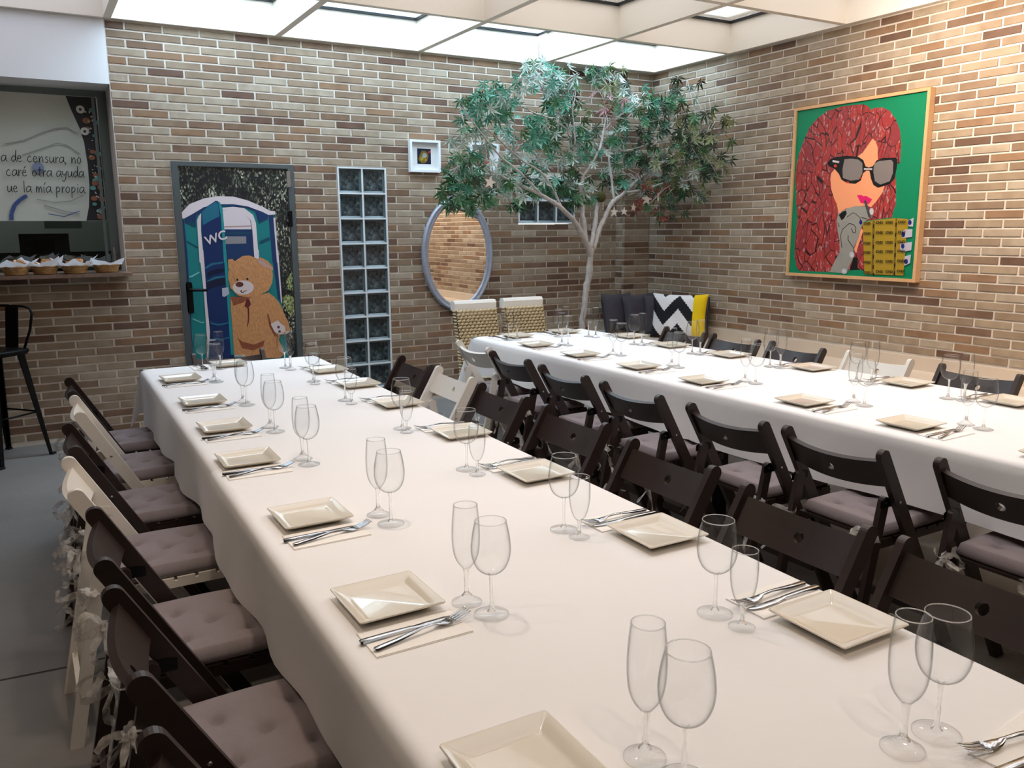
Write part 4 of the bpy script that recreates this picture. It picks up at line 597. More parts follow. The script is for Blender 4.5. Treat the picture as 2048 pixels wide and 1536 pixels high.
def cloth(side, which, label, seed, hem=.236):
    t = TABLES[side]; rnd = random.Random(seed)
    ya, yb = (t['y0'], t['seam']) if which == 'far' else (t['seam']+.012, t['y1'])
    z = TZ if which == 'far' else TZ+.0025; out0 = 0.0 if which == 'far' else .006
    lx, rx = (lambda y: edge_x(t['L'],y)), (lambda y: edge_x(t['R'],y))
    # perimeter: (point, outward, drop factor)
    per = []
    def corner(cx, cy_, a0, a1, n=10):
        for i in range(n+1):
            u = i/n; a = a0+(a1-a0)*u; k = math.sin(PI*u)
            per.append((cx, cy_, math.cos(a), math.sin(a), 1+.42*k**1.5, .02+.075*k**2))
    NS = 46
    if which == 'far':
        for i in range(NS): y = yb+(ya-yb)*i/NS; per.append((rx(y),y,1,0,1,.0))
        corner(rx(ya), ya, 0, PI/2)
        for i in range(1,24): u = i/24; per.append((rx(ya)+(lx(ya)-rx(ya))*u, ya, 0,1,1,.0))
        corner(lx(ya), ya, PI/2, PI)
        for i in range(1,NS+1): y = ya+(yb-ya)*i/NS; per.append((lx(y),y,-1,0,1,.0))
    else:
        for i in range(NS): y = ya+(yb-ya)*i/NS; per.append((lx(y),y,-1,0,1,.0))
        corner(lx(yb), yb, PI, 1.5*PI)
        for i in range(1,24): u = i/24; per.append((lx(yb)+(rx(yb)-lx(yb))*u, yb, 0,-1,1,.0))
        corner(rx(yb), yb, 1.5*PI, 2*PI)
        for i in range(1,NS+1): y = yb+(ya-yb)*i/NS; per.append((rx(y),y,1,0,1,.0))
    mb = MB(); n = len(per); ph = [rnd.uniform(0,6.28) for _ in range(4)]
    prof = [(-.028,0),(-.016,-.0018),(-.006,-.006),(.001,-.015)]+[None]*7
    rows = []
    for r, pr in enumerate(prof):
        row = []
        for k, (x,y,ox,oy,df,fl) in enumerate(per):
            s = k*.052
            wav = .010*math.sin(s*9.1+ph[0])+.009*math.sin(s*5.3+ph[1])+.006*math.sin(s*17+ph[2])
            endf = min(1, min(k, n-1-k)/4+.35)
            if pr is not None: o, dz = pr
            else:
                q = (r-3)/7; o = .003+q*(.006+fl)+wav*endf*q**1.2; dz = -.015-(hem*df-.015+.012*math.sin(s*2.3+ph[3])*endf)*q
            row.append((x+ox*(o+out0), y+oy*(o+out0), z+dz))
        rows.append(row)
    for row in rows: mb.v += row
    for r in range(len(rows)-1):
        for k in range(n-1):
            a = r*n+k; mb.f.append((a,a+n,a+n+1,a+1)); mb.mi.append(0); mb.sm.append(True)
    top = [(p[0],p[1]) for p in rows[0]]
    tri = tessellate_polygon([[Vector((a,b,0)) for a,b in top]]); mb.add([(a,b,z) for a,b in top], tri, 0, True)
    o = mb.build('tablecloth', 'cloth_white')
    md = o.modifiers.new('weld', 'WELD'); md.merge_threshold = .0002
    tag(o, label, 'tablecloth', 'white tablecloths')
for s_ in ('left','right'):
    table(s_,'far'); table(s_,'near')
cloth('left','far','white tablecloth on the wall end of the left table, drooping corner by the door', 1)
cloth('left','near','white tablecloth on the near end of the left table, closest to the viewer', 2, .238)
cloth('right','far','white tablecloth on the wall end of the right table, beside the wicker chairs', 3)
cloth('right','near','white tablecloth on the near end of the right table, overlapping at the seam', 4, .238)

# ------------------------------------------------------------------ folding chairs
SL = .44/.77
def pt(z): return (.77-z)*SL
def board(p0, p1, w, nseg=10):
    (a0,b0), (a1,b1) = p0, p1; d = Vector((a1-a0,b1-b0)).normalized(); nn = Vector((-d.y,d.x)); h = w/2
    pts = []
    for i in range(nseg+1):
        an = PI*i/nseg; v = nn*math.cos(an)-d*math.sin(an); pts.append((a0+v.x*h+d.x*h, b0+v.y*h+d.y*h))
    hw = h/abs(d.y)
    sgn = -1 if nn.x > 0 else 1
    pts += [(a1+sgn*hw,0),(a1-sgn*hw,0)]
    return pts
def chair_parts(m, tiltname):
    e = empty('folding_chair')
    T = -.2   # shift so that the origin lies under the seat
    post = MB().prism([(a+T,b) for a,b in board((0,.775),(.443,0),.044)], -.0105,.0105).mesh('post'); post.materials.append(MATS[m])
    rl = MB().prism([(a+T,b) for a,b in board((.068,.607),(-.055,0),.036)], -.0095,.0095).mesh('rear_leg'); rl.materials.append(MATS[m])
    br = MB().prism([(.035+T,.572),(.118+T,.572),(.118+T,.597),(.10+T,.603),(.05+T,.603),(.035+T,.596)], -.0008,.0008).mesh('bracket'); br.materials.append(MATS['black_metal' if m == 'wood_dark' else m])
    bo = MB().lathe([(.0005,.002),(.004,.0015),(.005,-.001)], 8).mesh('bolt'); bo.materials.append(MATS['bolt_steel'])
    for s in (-1,1):
        obj('post', post, None, e, (0,s*.195,0)); obj('rear_leg', rl, None, e, (0,s*.1725,0)); obj('bracket', br, None, e, (0,s*.1833,0))
        for t_, z_ in ((.062,.588),(.105,.588)):
            b = obj('bolt', bo, None, e, (t_+T, s*.2062 if t_ > .08 else s*.1815, z_)); b.rotation_euler = (-s*PI/2,0,0)
            if t_ < .08: b.location.y = s*.1825
    # curved backrest board with its round hole
    mb = MB(); dz = Vector((SL,0,-1)).normalized(); dn = Vector((-1,0,-SL)).normalized()
    def P(y, v, th): # v 0..1 from top to bottom
        z = .742-.092*v; base = Vector((pt(z)+T,y,z)); return base+dn*(.03*(1-(y/.19)**2)-.006+th)
    R_, cyv = .0155, .5
    def face(th, flip):
        n0 = len(mb.v); fs = []
        ys = [-.186+.146*i/8 for i in range(9)]; ys2 = [.04+.146*i/8 for i in range(9)]
        for arr in (ys, ys2):
            b0 = len(mb.v)
            for y in arr:
                for v in range(5): mb.v.append(tuple(P(y, v/4, th)))
            for i in range(8):
                for v in range(4): fs.append((b0+i*5+v, b0+i*5+v+1, b0+(i+1)*5+v+1, b0+(i+1)*5+v))
        # centre square with hole
        b0 = len(mb.v); per = []
        for i in range(4): per.append((-.04+.08*i/4, 0))
        for i in range(4): per.append((.04, i/4))
        for i in range(4): per.append((.04-.08*i/4, 1))
        for i in range(4): per.append((-.04, 1-i/4))
        for y, v in per: mb.v.append(tuple(P(y,v,th)))
        for y, v in per:
            a = math.atan2((v-.5)*.106, y); mb.v.append(tuple(P(R_*math.cos(a), .5+R_*math.sin(a)/.106, th)))
        for i in range(16): fs.append((b0+i, b0+16+i, b0+16+(i+1)%16, b0+(i+1)%16))
        for f in fs: mb.f.append(f[::-1] if flip else f); mb.mi.append(0); mb.sm.append(True)
        return b0
    f0 = face(0, False); f1 = face(.016, True)
    b0 = len(mb.v); mb.v += [mb.v[f0+16+i] for i in range(16)]+[mb.v[f1+16+i] for i in range(16)]
    for i in range(16): mb.f.append((b0+i, b0+16+i, b0+16+(i+1)%16, b0+(i+1)%16)); mb.mi.append(0); mb.sm.append(True)
    ys = [-.186+.372*i/24 for i in range(25)]
    for v in (0,1):
        b0 = len(mb.v)
        for y in ys: mb.v += [tuple(P(y,v,0)), tuple(P(y,v,.016))]
        for i in range(24): mb.f.append((b0+2*i,b0+2*i+1,b0+2*i+3,b0+2*i+2)); mb.mi.append(0); mb.sm.append(False)
    mb.build('backrest', m, e)
    st = MB()
    for s in (-1,1): st.box(.072+T,.43+T,s*.160-.012,s*.160+.012,.425,.446)
    for i in range(6): a = .074+T+i*.0605; st.box(a,a+.05,-.172,.172,.4462,.456)
    st.build('seat', m, e)
    for t_, z_ in ((pt(.12)+T,.12),(-.055+.12*.203+T,.12)):
        MB().box(t_-.008,t_+.008,-.1625,.1625,z_-.016,z_+.016).build('stretcher', m, e)
    return e
def cushion_mesh():
    mb = MB(); n = 44; hw = .168; tu = [(0,0),(.08,.08),(-.08,.08),(.08,-.08),(-.08,-.08)]
    def top(u, v):
        x, y = (u-.5)*2, (v-.5)*2; ex = max(abs(x), abs(y))
        rr = max(0, 1-ex**10)**.35*.5+.5
        cr = 1-.03*(x*x*y*y)
        z = .022+.026*rr*(1-.18*(x*x+y*y)/2) if ex < .999 else .022
        X, Y = x*hw*cr, y*hw*cr
        for a, b in tu:
            d = math.hypot(X-a, Y-b); z -= .020*math.exp(-(d/.013)**2)+.011*math.exp(-(d/.042)**2)
            ang = math.atan2(Y-b, X-a); z -= .0035*max(0,math.cos(ang*3+a*40+b*23))**3*math.exp(-((d-.030)/.022)**2)
        return (X, Y, z)
    mb.grid(top, n, n)
    def ring(k): # side wall
        pass
    idx = [i for i in range(n+1)]+[(n+1)*j+n for j in range(1,n+1)]+[(n+1)*n+i for i in range(n-1,-1,-1)]+[(n+1)*j for j in range(n-1,0,-1)]
    prev = idx
    for z_, sc in ((.016,1.012),(.006,1.0),(.0,.96)):
        b0 = len(mb.v)
        for q in idx: x, y, _ = mb.v[q]; mb.v.append((x*sc, y*sc, z_))
        m_ = len(idx)
        for i in range(m_): mb.f.append((prev[i], b0+i, b0+(i+1)%m_, prev[(i+1)%m_])); mb.mi.append(0); mb.sm.append(True)
        prev = [b0+i for i in range(m_)]
    mb.f.append(tuple(reversed(prev))); mb.mi.append(0); mb.sm.append(False)
    me = mb.mesh('seat_cushion'); me.materials.append(MATS['pad_grey']); return me
def bow_mesh(seed):
    r = random.Random(seed); mb = MB()
    def rib(pts, w0=.009):
        # smooth the polyline and sweep a flat band that twists along the way
        P = [Vector(p) for p in pts]; S = []
        for i in range(len(P)-1):
            p0, p1, p2, p3 = P[max(i-1,0)], P[i], P[i+1], P[min(i+2,len(P)-1)]
            for k in range(5):
                t = k/5; S.append(.5*((2*p1)+(p2-p0)*t+(2*p0-5*p1+4*p2-p3)*t*t+(3*p1-p0-3*p2+p3)*t**3))
        S.append(P[-1]); ws = []; tw = r.uniform(0,3); 
        for i, p in enumerate(S):
            d = (S[min(i+1,len(S)-1)]-S[max(i-1,0)]).normalized(); a = d.orthogonal().normalized() if abs(d.z) > .9 else d.cross(Vector((0,0,1))).normalized()
            b = d.cross(a); tw += r.uniform(.0,.16); ws.append((a*math.cos(tw)+b*math.sin(tw))*w0*(1-.25*math.sin(i*1.7)))
        mb.strip(S, ws)
    # wrap around the leg
    rib([(.02*math.cos(a), .02*math.sin(a), .006*math.sin(2*a)) for a in [i*PI/4 for i in range(9)]], .010)
    k = Vector((-.022,0,-.004))
    for s in (-1,1):
        e = Vector((-.035-r.uniform(0,.04), s*r.uniform(.03,.07), r.uniform(-.03,.035)))
        rib([k, k+e*.5+Vector((0,0,.022)), k+e, k+e*.8+Vector((0,s*.012,-.03)), k], .009)
        t = Vector((-.03-r.uniform(0,.05), s*r.uniform(.01,.06), -r.uniform(.12,.27)))
        rib([k, k+t*.3+Vector((-.02,s*.015,-.01)), k+t*.65+Vector((.015,-s*.012,0)), k+t], .010)
    rib([k+Vector((-.004,-.008,.006)), k+Vector((-.012,0,.0)), k+Vector((-.004,.008,-.006))], .008)
    me = mb.mesh('ribbon'); me.materials.append(MATS['organza']); return me
CH = {'b': chair_parts('wood_dark','b'), 'w': chair_parts('paint_white','w')}
pad = cushion_mesh(); BOWS = [bow_mesh(s) for s in (11,12,13,14,15,16)]
used = set()
def put_chair(c, x, y, rz, chair_label, pad_label, grp):
    o = CH[c] if c not in used else copy_tree(CH[c]); used.add(c)
    place(o, (x,y,0), rz); tag(o, chair_label, 'chair', grp)
    cu = bpy.data.objects.new('seat_cushion', pad); COL.objects.link(cu); place(cu, (x+.05*math.cos(rz),y+.05*math.sin(rz),.4565), rz); tag(cu, pad_label, 'cushion', 'tied seat cushions')
    for s in (-1,1):
        b = obj('ribbon', random.choice(BOWS), None, cu, (-.2255+.0,s*.1725,.012)); b.rotation_euler = (random.uniform(-.2,.2), random.uniform(-.15,.15), random.uniform(-.5,.5)+s*.5)
        b.scale = (1, random.choice((-1,1)), random.uniform(.85,1.25)) if True else (1,1,1)
ROWS = [('left','left', 0, [('b',-5.158,-2.25),('w',-5.157,-2.765),('b',-5.205,-3.343),('w',-5.227,-3.874),('b',-5.197,-4.463),('b',-5.194,-5.015),('b',-5.195,-5.585)]),
        ('left','right', PI, [('b',-3.478,-2.441),('w',-3.459,-2.885),('b',-3.487,-3.424),('b',-3.488,-3.997),('b',-3.542,-4.609),('b',-3.585,-5.175),('b',-3.58,-5.655)]),
        ('right','left', 0, [('w',-2.93,-2.029),('b',-2.973,-2.552),('b',-2.996,-3.13),('b',-3.007,-3.689),('b',-2.999,-4.274),('b',-2.98,-4.757),('b',-2.91,-5.295)]),
        ('right','right', PI, [('b',-1.307,-2.171),('b',-1.303,-2.645),('b',-1.271,-3.12),('w',-1.215,-3.645),('b',-1.203,-4.214)])]
CN = {'b':'dark brown', 'w':'white'}
for tb, sd, rz, lst in ROWS:
    for i, (c, x, y) in enumerate(lst):
        f = 1 if rz == 0 else -1
        put_chair(c, x+.2*f, y, rz+random.uniform(-.02,.02), '%s folding chair, seat %s from the brick wall, %s side of %s table' % (CN[c],NUM[i],sd,tb),
                  'grey tufted pad on chair %s from the brick wall, %s side of %s table' % (NUM[i],sd,tb), 'folding chairs at the long tables')
put_chair('b', -4.289, -1.52-.2, -PI/2, 'dark brown folding chair at the door end of the left table', 'grey tufted pad on the chair at the door end of left table', 'folding chairs at the long tables')
# ------------------------------------------------------------------ tableware
def glass_parts(kind):
    if kind == 'wine': h, prof = .187, [(.006,.082),(.016,.086),(.027,.095),(.0345,.110),(.0378,.128),(.0372,.146),(.0345,.166),(.0300,.187)]; st, fr, dome = .0038, .0335, .008
    elif kind == 'flute': h, prof = .201, [(.0075,.072),(.012,.078),(.019,.088),(.0245,.103),(.0272,.125),(.0275,.150),(.0258,.178),(.0235,.201)]; st, fr, dome = .0055, .030, .016
    else: h, prof = .150, [(.0055,.043),(.011,.048),(.0175,.060),(.0225,.078),(.0250,.098),(.0254,.118),(.0248,.134),(.0238,.150)]; st, fr, dome = .0042, .0245, .008
    fine = []
    for i in range(len(prof)-1):
        q0, q1, q2, q3 = [Vector(prof[max(0,min(len(prof)-1,i+k))]) for k in (-1,0,1,2)]
        for k in range(3):
            u = k/3; fine.append(tuple(.5*((2*q1)+(q2-q0)*u+(2*q0-5*q1+4*q2-q3)*u*u+(3*q1-q0-3*q2+q3)*u**3)))
    prof = fine+[prof[-1]]
    z0 = prof[0][1]; t = .0011
    b = MB(); inner = [(r-t, z+(t if i < 2 else 0)) for i, (r,z) in enumerate(prof)]
    b.lathe(prof+[(prof[-1][0]-t/2,prof[-1][1]+.0006)]+inner[::-1]+[(.0004,inner[0][1])], 40)
    s = MB(); s.lathe([(prof[0][0]+.0004,z0+.0035),(st+.001,z0-.004),(st,z0-.014),(st*.94,z0*.55),(st,z0*.3),(st+.002,dome+.004),(st+.005,dome)], 14)
    f = MB(); f.lathe([(st+.005,dome),(fr*.5,dome*.55+.0018),(fr*.85,.0036),(fr,.0022),(fr,.0006),(fr*.95,0),(.0005,0)], 36)
    rr_, hh_ = prof[-1][0]-t/2, prof[-1][1]+.0006; rim = MB().tube([(rr_*math.cos(2*PI*k/40), rr_*math.sin(2*PI*k/40), hh_) for k in range(41)], .0009, 6, caps=False)
    out = []
    for n, m, mt in (('rim',rim,'glass_thick'),('bowl',b,'glass_bowl'),('stem',s,'glass_thick'),('foot',f,'glass_foot')):
        me = m.mesh(n); me.materials.append(MATS[mt]); out.append((n,me))
    return out
GL = {k: glass_parts(k) for k in ('wine','flute','small')}
GNAME = {'wine':('wine_glass','wine glass'), 'flute':('champagne_flute','tall champagne flute'), 'small':('champagne_flute','short champagne flute')}
def put_glass(kind, x, y, label):
    e = empty(GNAME[kind][0], (x,y,TZ+.0032 if y < -3.7 else TZ+.0008), random.uniform(0,6)); tag(e, label, 'glass', 'glasses on the tables')
    for n, me in GL[kind]: obj(n, me, None, e)
def rsq(h, r, z, n=4):
    pts = []
    for qx, qy, a0 in ((1,1,0),(-1,1,PI/2),(-1,-1,PI),(1,-1,1.5*PI)):
        for i in range(n+1): a = a0+PI/2*i/n; pts.append((qx*(h-r)+r*math.cos(a), qy*(h-r)+r*math.sin(a), z))
    return pts
mb = MB(); loops = [rsq(.050,.006,0),rsq(.058,.008,.001),rsq(.0855,.005,.0165),rsq(.0872,.005,.0185),rsq(.0865,.005,.0203),rsq(.0845,.005,.0200),rsq(.066,.007,.0105),rsq(.060,.009,.0078),rsq(.055,.010,.0070)]
for l in loops: mb.v += l
n_ = len(loops[0])
for i in range(len(loops)-1):
    for k in range(n_): mb.f.append((i*n_+k,i*n_+(k+1)%n_,(i+1)*n_+(k+1)%n_,(i+1)*n_+k)); mb.mi.append(0); mb.sm.append(True)
mb.f.append(tuple((len(loops)-1)*n_+k for k in range(n_))); mb.mi.append(0); mb.sm.append(True)
mb.f.append(tuple(reversed(range(n_)))); mb.mi.append(0); mb.sm.append(False)
plate_me = mb.mesh('plate'); plate_me.materials.append(MATS['ceramic'])
nb = MB().box(-.094,.094,-.050,.050,0,.0012).box(-.0935,.0935,-.0485,.050,.0016,.0028).box(-.094,.094,.0492,.0508,.0,.0028)
nap_me = nb.mesh('napkin'); nap_me.materials.append(MATS['napkin_paper'])
def bar(mb, stations):
    """stations: (x, y, half width, z, half thickness)"""
    n0 = len(mb.v)
    for x, y, w, z, t in stations: mb.v += [(x,y-w,z-t),(x,y+w,z-t),(x,y+w*.8,z+t),(x,y-w*.8,z+t)]
    for i in range(len(stations)-1):
        for k in range(4): a = n0+i*4; mb.f.append((a+k,a+(k+1)%4,a+4+(k+1)%4,a+4+k)); mb.mi.append(0); mb.sm.append(k in (0,2))
    mb.f.append((n0+3,n0+2,n0+1,n0)); e = n0+(len(stations)-1)*4; mb.f.append((e,e+1,e+2,e+3)); mb.mi += [0,0]; mb.sm += [False,False]
fk = MB(); bar(fk, [(-.1,0,.004,.0022,.0014),(-.096,0,.0068,.0022,.0016),(-.05,0,.0058,.004,.0016),(0,0,.0032,.0085,.0015),(.025,0,.003,.0075,.0014),(.036,0,.0075,.0045,.0012),(.05,0,.0115,.0028,.001),(.062,0,.0122,.003,.001)])
for q in range(4):
    y = (q-1.5)*.0068; bar(fk, [(.06,y,.0021,.003,.001),(.075,y,.002,.0042,.0009),(.09,y,.0018,.0075,.0008),(.104,y*1.02,.0012,.0125,.0006)])
fork_me = fk.mesh('fork'); fork_me.materials.append(MATS['steel'])
kn = MB(); bar(kn, [(-.1,0,.005,.003,.002),(-.096,0,.0072,.0032,.0026),(-.04,0,.0065,.0034,.0028),(.0,0,.0055,.0032,.0024),(.008,0,.0062,.003,.0014),(.03,.001,.0085,.0028,.0009),(.07,.001,.009,.0026,.0008),(.092,-.001,.006,.0026,.0007),(.1,-.004,.0015,.0026,.0005)])
knife_me = kn.mesh('knife'); knife_me.materials.append(MATS['steel'])
def put(name, me, x, y, z, rz, label, cat, grp):
    o = bpy.data.objects.new(name, me); COL.objects.link(o); place(o, (x,y,z), rz); return tag(o, label, cat, grp)
def tz(y, side): return TZ+.0028 if y < (-3.98 if side == 'left' else -3.76) else TZ+.0003
def setting(tb, sd, i, plate, flute, wine, fkind, nap=True, end=None, cutlery=True):
    where = end or '%s from the brick wall, %s side of %s table' % (ORD[i], sd, tb)
    f = 1 if sd == 'left' else -1
    rot = 0 if f > 0 else PI
    jr = random.uniform(-.03,.03)
    if flute: put_glass(fkind, flute[0], flute[1], '%s %s' % (GNAME[fkind][1], where))
    if wine: put_glass('wine', wine[0], wine[1], 'wine glass %s' % where)
    if plate:
        x, y = plate; z = tz(y, tb)
        put('plate', plate_me, x, y, z, jr, 'square cream plate %s' % where, 'plate', 'square plates')
        if end: ang, nx, ny = -PI/2, x-.14, y+.0
        else: ang, nx, ny = rot, x+.0, y-.138*f
        if not nap: return
        nz = tz(ny, tb); a = ang+jr
        put('napkin', nap_me, nx, ny, nz, a, 'folded cream napkin %s' % where, 'napkin', 'folded napkins')
        ca, sa = math.cos(a), math.sin(a)
        def L(dx, dy): return nx+dx*ca-dy*sa, ny+dx*sa+dy*ca
        kx, ky = L(-.003, .012); put('knife', knife_me, kx, ky, nz+.003, a+.03, 'steel table knife %s' % where, 'knife', 'table knives')
        fx, fy = L(.008, -.012); put('fork', fork_me, fx, fy, nz+.0052, a+(.18 if f > 0 else .05), 'steel table fork %s' % where, 'fork', 'table forks')
S = setting
LLS = [((-4.669,-2.268),(-4.528,-2.36),(-4.527,-2.415)),((-4.676,-2.90),(-4.525,-2.979),(-4.525,-3.048)),((-4.694,-3.437),(-4.54,-3.501),(-4.543,-3.585)),((-4.723,-3.94),(-4.565,-4.009),(-4.566,-4.081)),((-4.71,-4.573),(-4.55,-4.635),(-4.547,-4.713)),((-4.7245,-5.133),(-4.586,-5.206),(-4.569,-5.276)),((-4.757,-5.71),(-4.596,-5.768),(-4.582,-5.832))]
for i, (p, f, w) in enumerate(LLS): S('left','left',i,p,f,w,'flute')
LRS = [((-3.968,-2.40),(-4.118,-2.248),(-4.125,-2.168)),((-3.972,-2.87),(-4.133,-2.724),(-4.117,-2.649)),((-3.98,-3.376),(-4.137,-3.255),(-4.136,-3.172)),((-3.985,-3.978),(-4.139,-3.853),(-4.131,-3.792)),((-4.022,-4.548),(-4.166,-4.452),(-4.168,-4.386)),((-4.037,-5.122),(-4.197,-5.031),(-4.2,-4.969)),((-4.046,-5.644),(-4.199,-5.558),(-4.202,-5.491))]
for i, (p, f, w) in enumerate(LRS): S('left','right',i,p,f,w,'small' if i else 'flute')
put_glass('flute', -4.272,-5.937, 'tall champagne flute nearest the viewer, right side of left table'); put_glass('wine', -4.197,-5.939, 'wine glass nearest the viewer, right side of left table')
put('napkin', nap_me, -4.105,-6.03, tz(-6,'left'), PI+.1, 'folded cream napkin nearest the viewer, right side of left table', 'napkin', 'folded napkins')
put('fork', fork_me, -4.118,-6.01, tz(-6,'left')+.0052, PI-.18, 'steel table fork nearest the viewer, right side of left table', 'fork', 'table forks')
put('knife', knife_me, -4.13,-6.045, tz(-6,'left')+.003, PI-.1, 'steel table knife nearest the viewer, right side of left table', 'knife', 'table knives')
S('left','left',0,(-4.37,-1.92),(-4.43,-2.02),(-4.516,-1.995),'flute', end='at the door end of left table')
RLS = [((-2.553,-2.175),(-2.381,-2.208),(-2.375,-2.27)),((-2.552,-2.66),(-2.358,-2.714),(-2.35,-2.781)),((-2.532,-3.17),(-2.336,-3.204),(-2.356,-3.282)),((-2.537,-3.665),(-2.361,-3.759),(-2.364,-3.829)),((-2.526,-4.255),(-2.329,-4.342),(-2.357,-4.416)),((-2.52,-4.738),(-2.325,-4.827),(-2.341,-4.902)),((-2.51,-5.25),(-2.325,-5.34),(-2.34,-5.41))]
for i, (p, f, w) in enumerate(RLS): S('right','left',i,p,f,w,'flute')
RRS = [((-1.80,-2.16),(-1.994,-2.036),(-2.009,-1.975)),((-1.86,-2.65),(-1.979,-2.509),(-1.99,-2.445)),((-1.84,-3.13),(-1.949,-3.003),(-1.953,-2.94)),((-1.806,-3.685),(-1.919,-3.573),(-1.924,-3.508)),((-1.795,-4.215),(-1.92,-4.12),(-1.909,-4.029)),((-1.81,-4.70),(-1.923,-4.571),(-1.934,-4.506))]
for i, (p, f, w) in enumerate(RRS): S('right','right',i,p,f,w,'flute')
S('right','left',0,(-2.43,-1.73),(-2.505,-1.86),(-2.564,-1.85),'flute', end='at the wicker end of right table, nearer the mirror')
S('right','left',0,(-2.03,-1.71),(-2.118,-1.868),(-2.187,-1.874),'flute', end='at the wicker end of right table, nearer the tree')

# ------------------------------------------------------------------ wicker chairs
def wicker_chair():
    e = empty('wicker_chair'); wd, hs, hb = .165, .47, .955
    def lean(z): return .12*max(0,(z-hs)/(hb-hs))      # the back leans away (+y)
    bk = MB().prism([(.20+lean(hs)-.03,hs-.1),(.20,hs),(.20+lean(hb),hb-.055),(.245+lean(hb),hb-.055),(.245,hs-.1)], -wd+.006, wd-.006, 'x')
    bk.build('back', 'rope', e)
    sc = MB().box(-wd+.006,wd-.006,-.21,.20,.40,.455); sc.build('seat', 'rope', e)
    cap = MB().prism([(.188+lean(hb),hb-.07),(.186+lean(hb),hb-.02),(.20+lean(hb),hb),(.248+lean(hb),hb),(.262+lean(hb),hb-.02),(.26+lean(hb),hb-.07)], -wd-.006, wd+.006, 'x'); cap.build('top_cap', 'chair_cap', e)
    rope = MB(); nrow = 24
    for i in range(nrow):
        z = .36+i*(hb-.075-.36)/(nrow-1)
        for y0, sgn in ((.196+lean(z),-1),(.249+lean(z),1)):
            pts = []; rd = []; m = 40
            for k in range(m+1):
                u = k/4+(.5 if i % 2 else 0); ph_ = u-math.floor(u)
                pts.append((-wd+2*wd*k/m, y0+sgn*.007*math.sin(PI*ph_), z+.011*(ph_-.5))); rd.append(.005+.0065*math.sin(PI*ph_))
            rope.tube(pts, rd, 5, caps=False)
        for sx in (-1,1): rope.tube([(sx*wd,.196+lean(z),z),(sx*(wd+.007),.222+lean(z),z+.003),(sx*wd,.249+lean(z),z)], .0095, 5, caps=False)
    rope.build('rope_weave', 'rope', e)['kind'] = 'stuff'
    lg = MB().box(-.017,.017,-.017,.017,0,.40).mesh('leg'); lg.materials.append(MATS['rope'])
    for sx in (-1,1):
        for y in (-.19,.215): obj('leg', lg, None, e, (sx*(wd-.02),y,0))
    return e
w1 = wicker_chair(); place(w1, (-2.43,-1.42,0), -.03); tag(w1, 'woven rope chair with white top below the oval mirror', 'chair', 'wicker chairs')
w2 = copy_tree(w1); place(w2, (-2.005,-1.40,0), -.03); tag(w2, 'woven rope chair with white top next to the tree trunk', 'chair', 'wicker chairs')
# ------------------------------------------------------------------ oval mirror
me_ = tag(empty('oval_mirror', (-2.017,-.012,1.255)), 'oval wall mirror in a silver-grey ornate frame', 'mirror')
rx, rz_ = .335, .482
fr = MB(); NP = 72; prof = [(-.052,.004),(-.052,-.012),(-.040,-.022),(-.028,-.018),(-.020,-.024),(-.008,-.030),(.0,-.026),(.006,-.016),(.006,.004)]
for k in range(NP):
    a = 2*PI*k/NP; ca, sa = math.cos(a), math.sin(a)
    nx, nz = ca*rz_, sa*rx; l = math.hypot(nx,nz); nx, nz = nx/l, nz/l
    for o, d in prof: fr.v.append((rx*ca+nx*o, d, rz_*sa+nz*o))
m_ = len(prof)
for k in range(NP):
    for i in range(m_-1): a = k*m_+i; b = ((k+1)%NP)*m_+i; fr.f.append((a,a+1,b+1,b)); fr.mi.append(0); fr.sm.append(True)
fr.build('mirror_frame', 'frame_silver', me_)
gl = MB(); gl.add([((rx-.046)*math.cos(2*PI*k/64), -.006, (rz_-.046)*math.sin(2*PI*k/64)) for k in range(64)], [tuple(range(64))]); gl.build('mirror_glass', 'mirror_glass', me_)
orn = MB()
orn.lathe([(.0005,.034),(.016,.028),(.024,.012),(.026,-.004),(.018,-.02)], 14, c=(0,-.018,.492))
def scroll(cx, cz, s, r0, n=14):
    orn.tube([(cx+s*r0*(1-.75*i/n)*math.cos(i*.42+1.2), -.024, cz+r0*(1-.75*i/n)*math.sin(i*.42+1.2)) for i in range(n+1)], [.008*(1-.4*i/n) for i in range(n+1)], 7)
for s in (-1,1):
    scroll(s*.032,.485,s,.022); scroll(s*.062,.470,s,.017)
    orn.tube([(s*.02,-.022,.50),(s*.05,-.026,.497),(s*.082,-.024,.478),(s*.12,-.02,.452)], [.010,.009,.007,.003], 7)
    orn.tube([(s*.02,-.022,.475),(s*.05,-.026,.465),(s*.10,-.022,.447)], [.008,.008,.003], 7)
orn.build('crest', 'frame_silver', me_)
orn2 = MB()
for s in (-1,1): orn2.tube([(0,-.022,-.482),(s*.04,-.026,-.486),(s*.09,-.022,-.466)], [.010,.009,.003], 7)
orn2.build('lower_ornament', 'frame_silver', me_)

# ------------------------------------------------------------------ portrait on the right wall
pa = tag(empty('painting', (0,-2.468,1.735)), 'framed green portrait of a red-haired woman in sunglasses', 'painting')
Y0, Y1, Z0, Z1 = -3.032, -1.905, 1.098, 2.370
f = MB(); w = .022
def fb(a0,a1,b0,b1): f.box(-.055,-.002,a0+2.468,a1+2.468,b0-1.735,b1-1.735)
fb(Y0,Y0+w,Z0,Z1); fb(Y1-w,Y1,Z0,Z1); fb(Y0+w,Y1-w,Z0,Z0+w); fb(Y0+w,Y1-w,Z1-w,Z1)
f.build('frame', 'frame_oak', pa)
cv = MB().box(-.040,-.010,Y0+w+2.468,Y1-w+2.468,Z0+w-1.735,Z1-w-1.735).build('canvas', 'print_green', pa)
def cc(p): return [(min(max(a,Y0+.03),Y1-.03)+2.468, min(max(b,Z0+.03),Z1-.03)-1.735) for a,b in p]
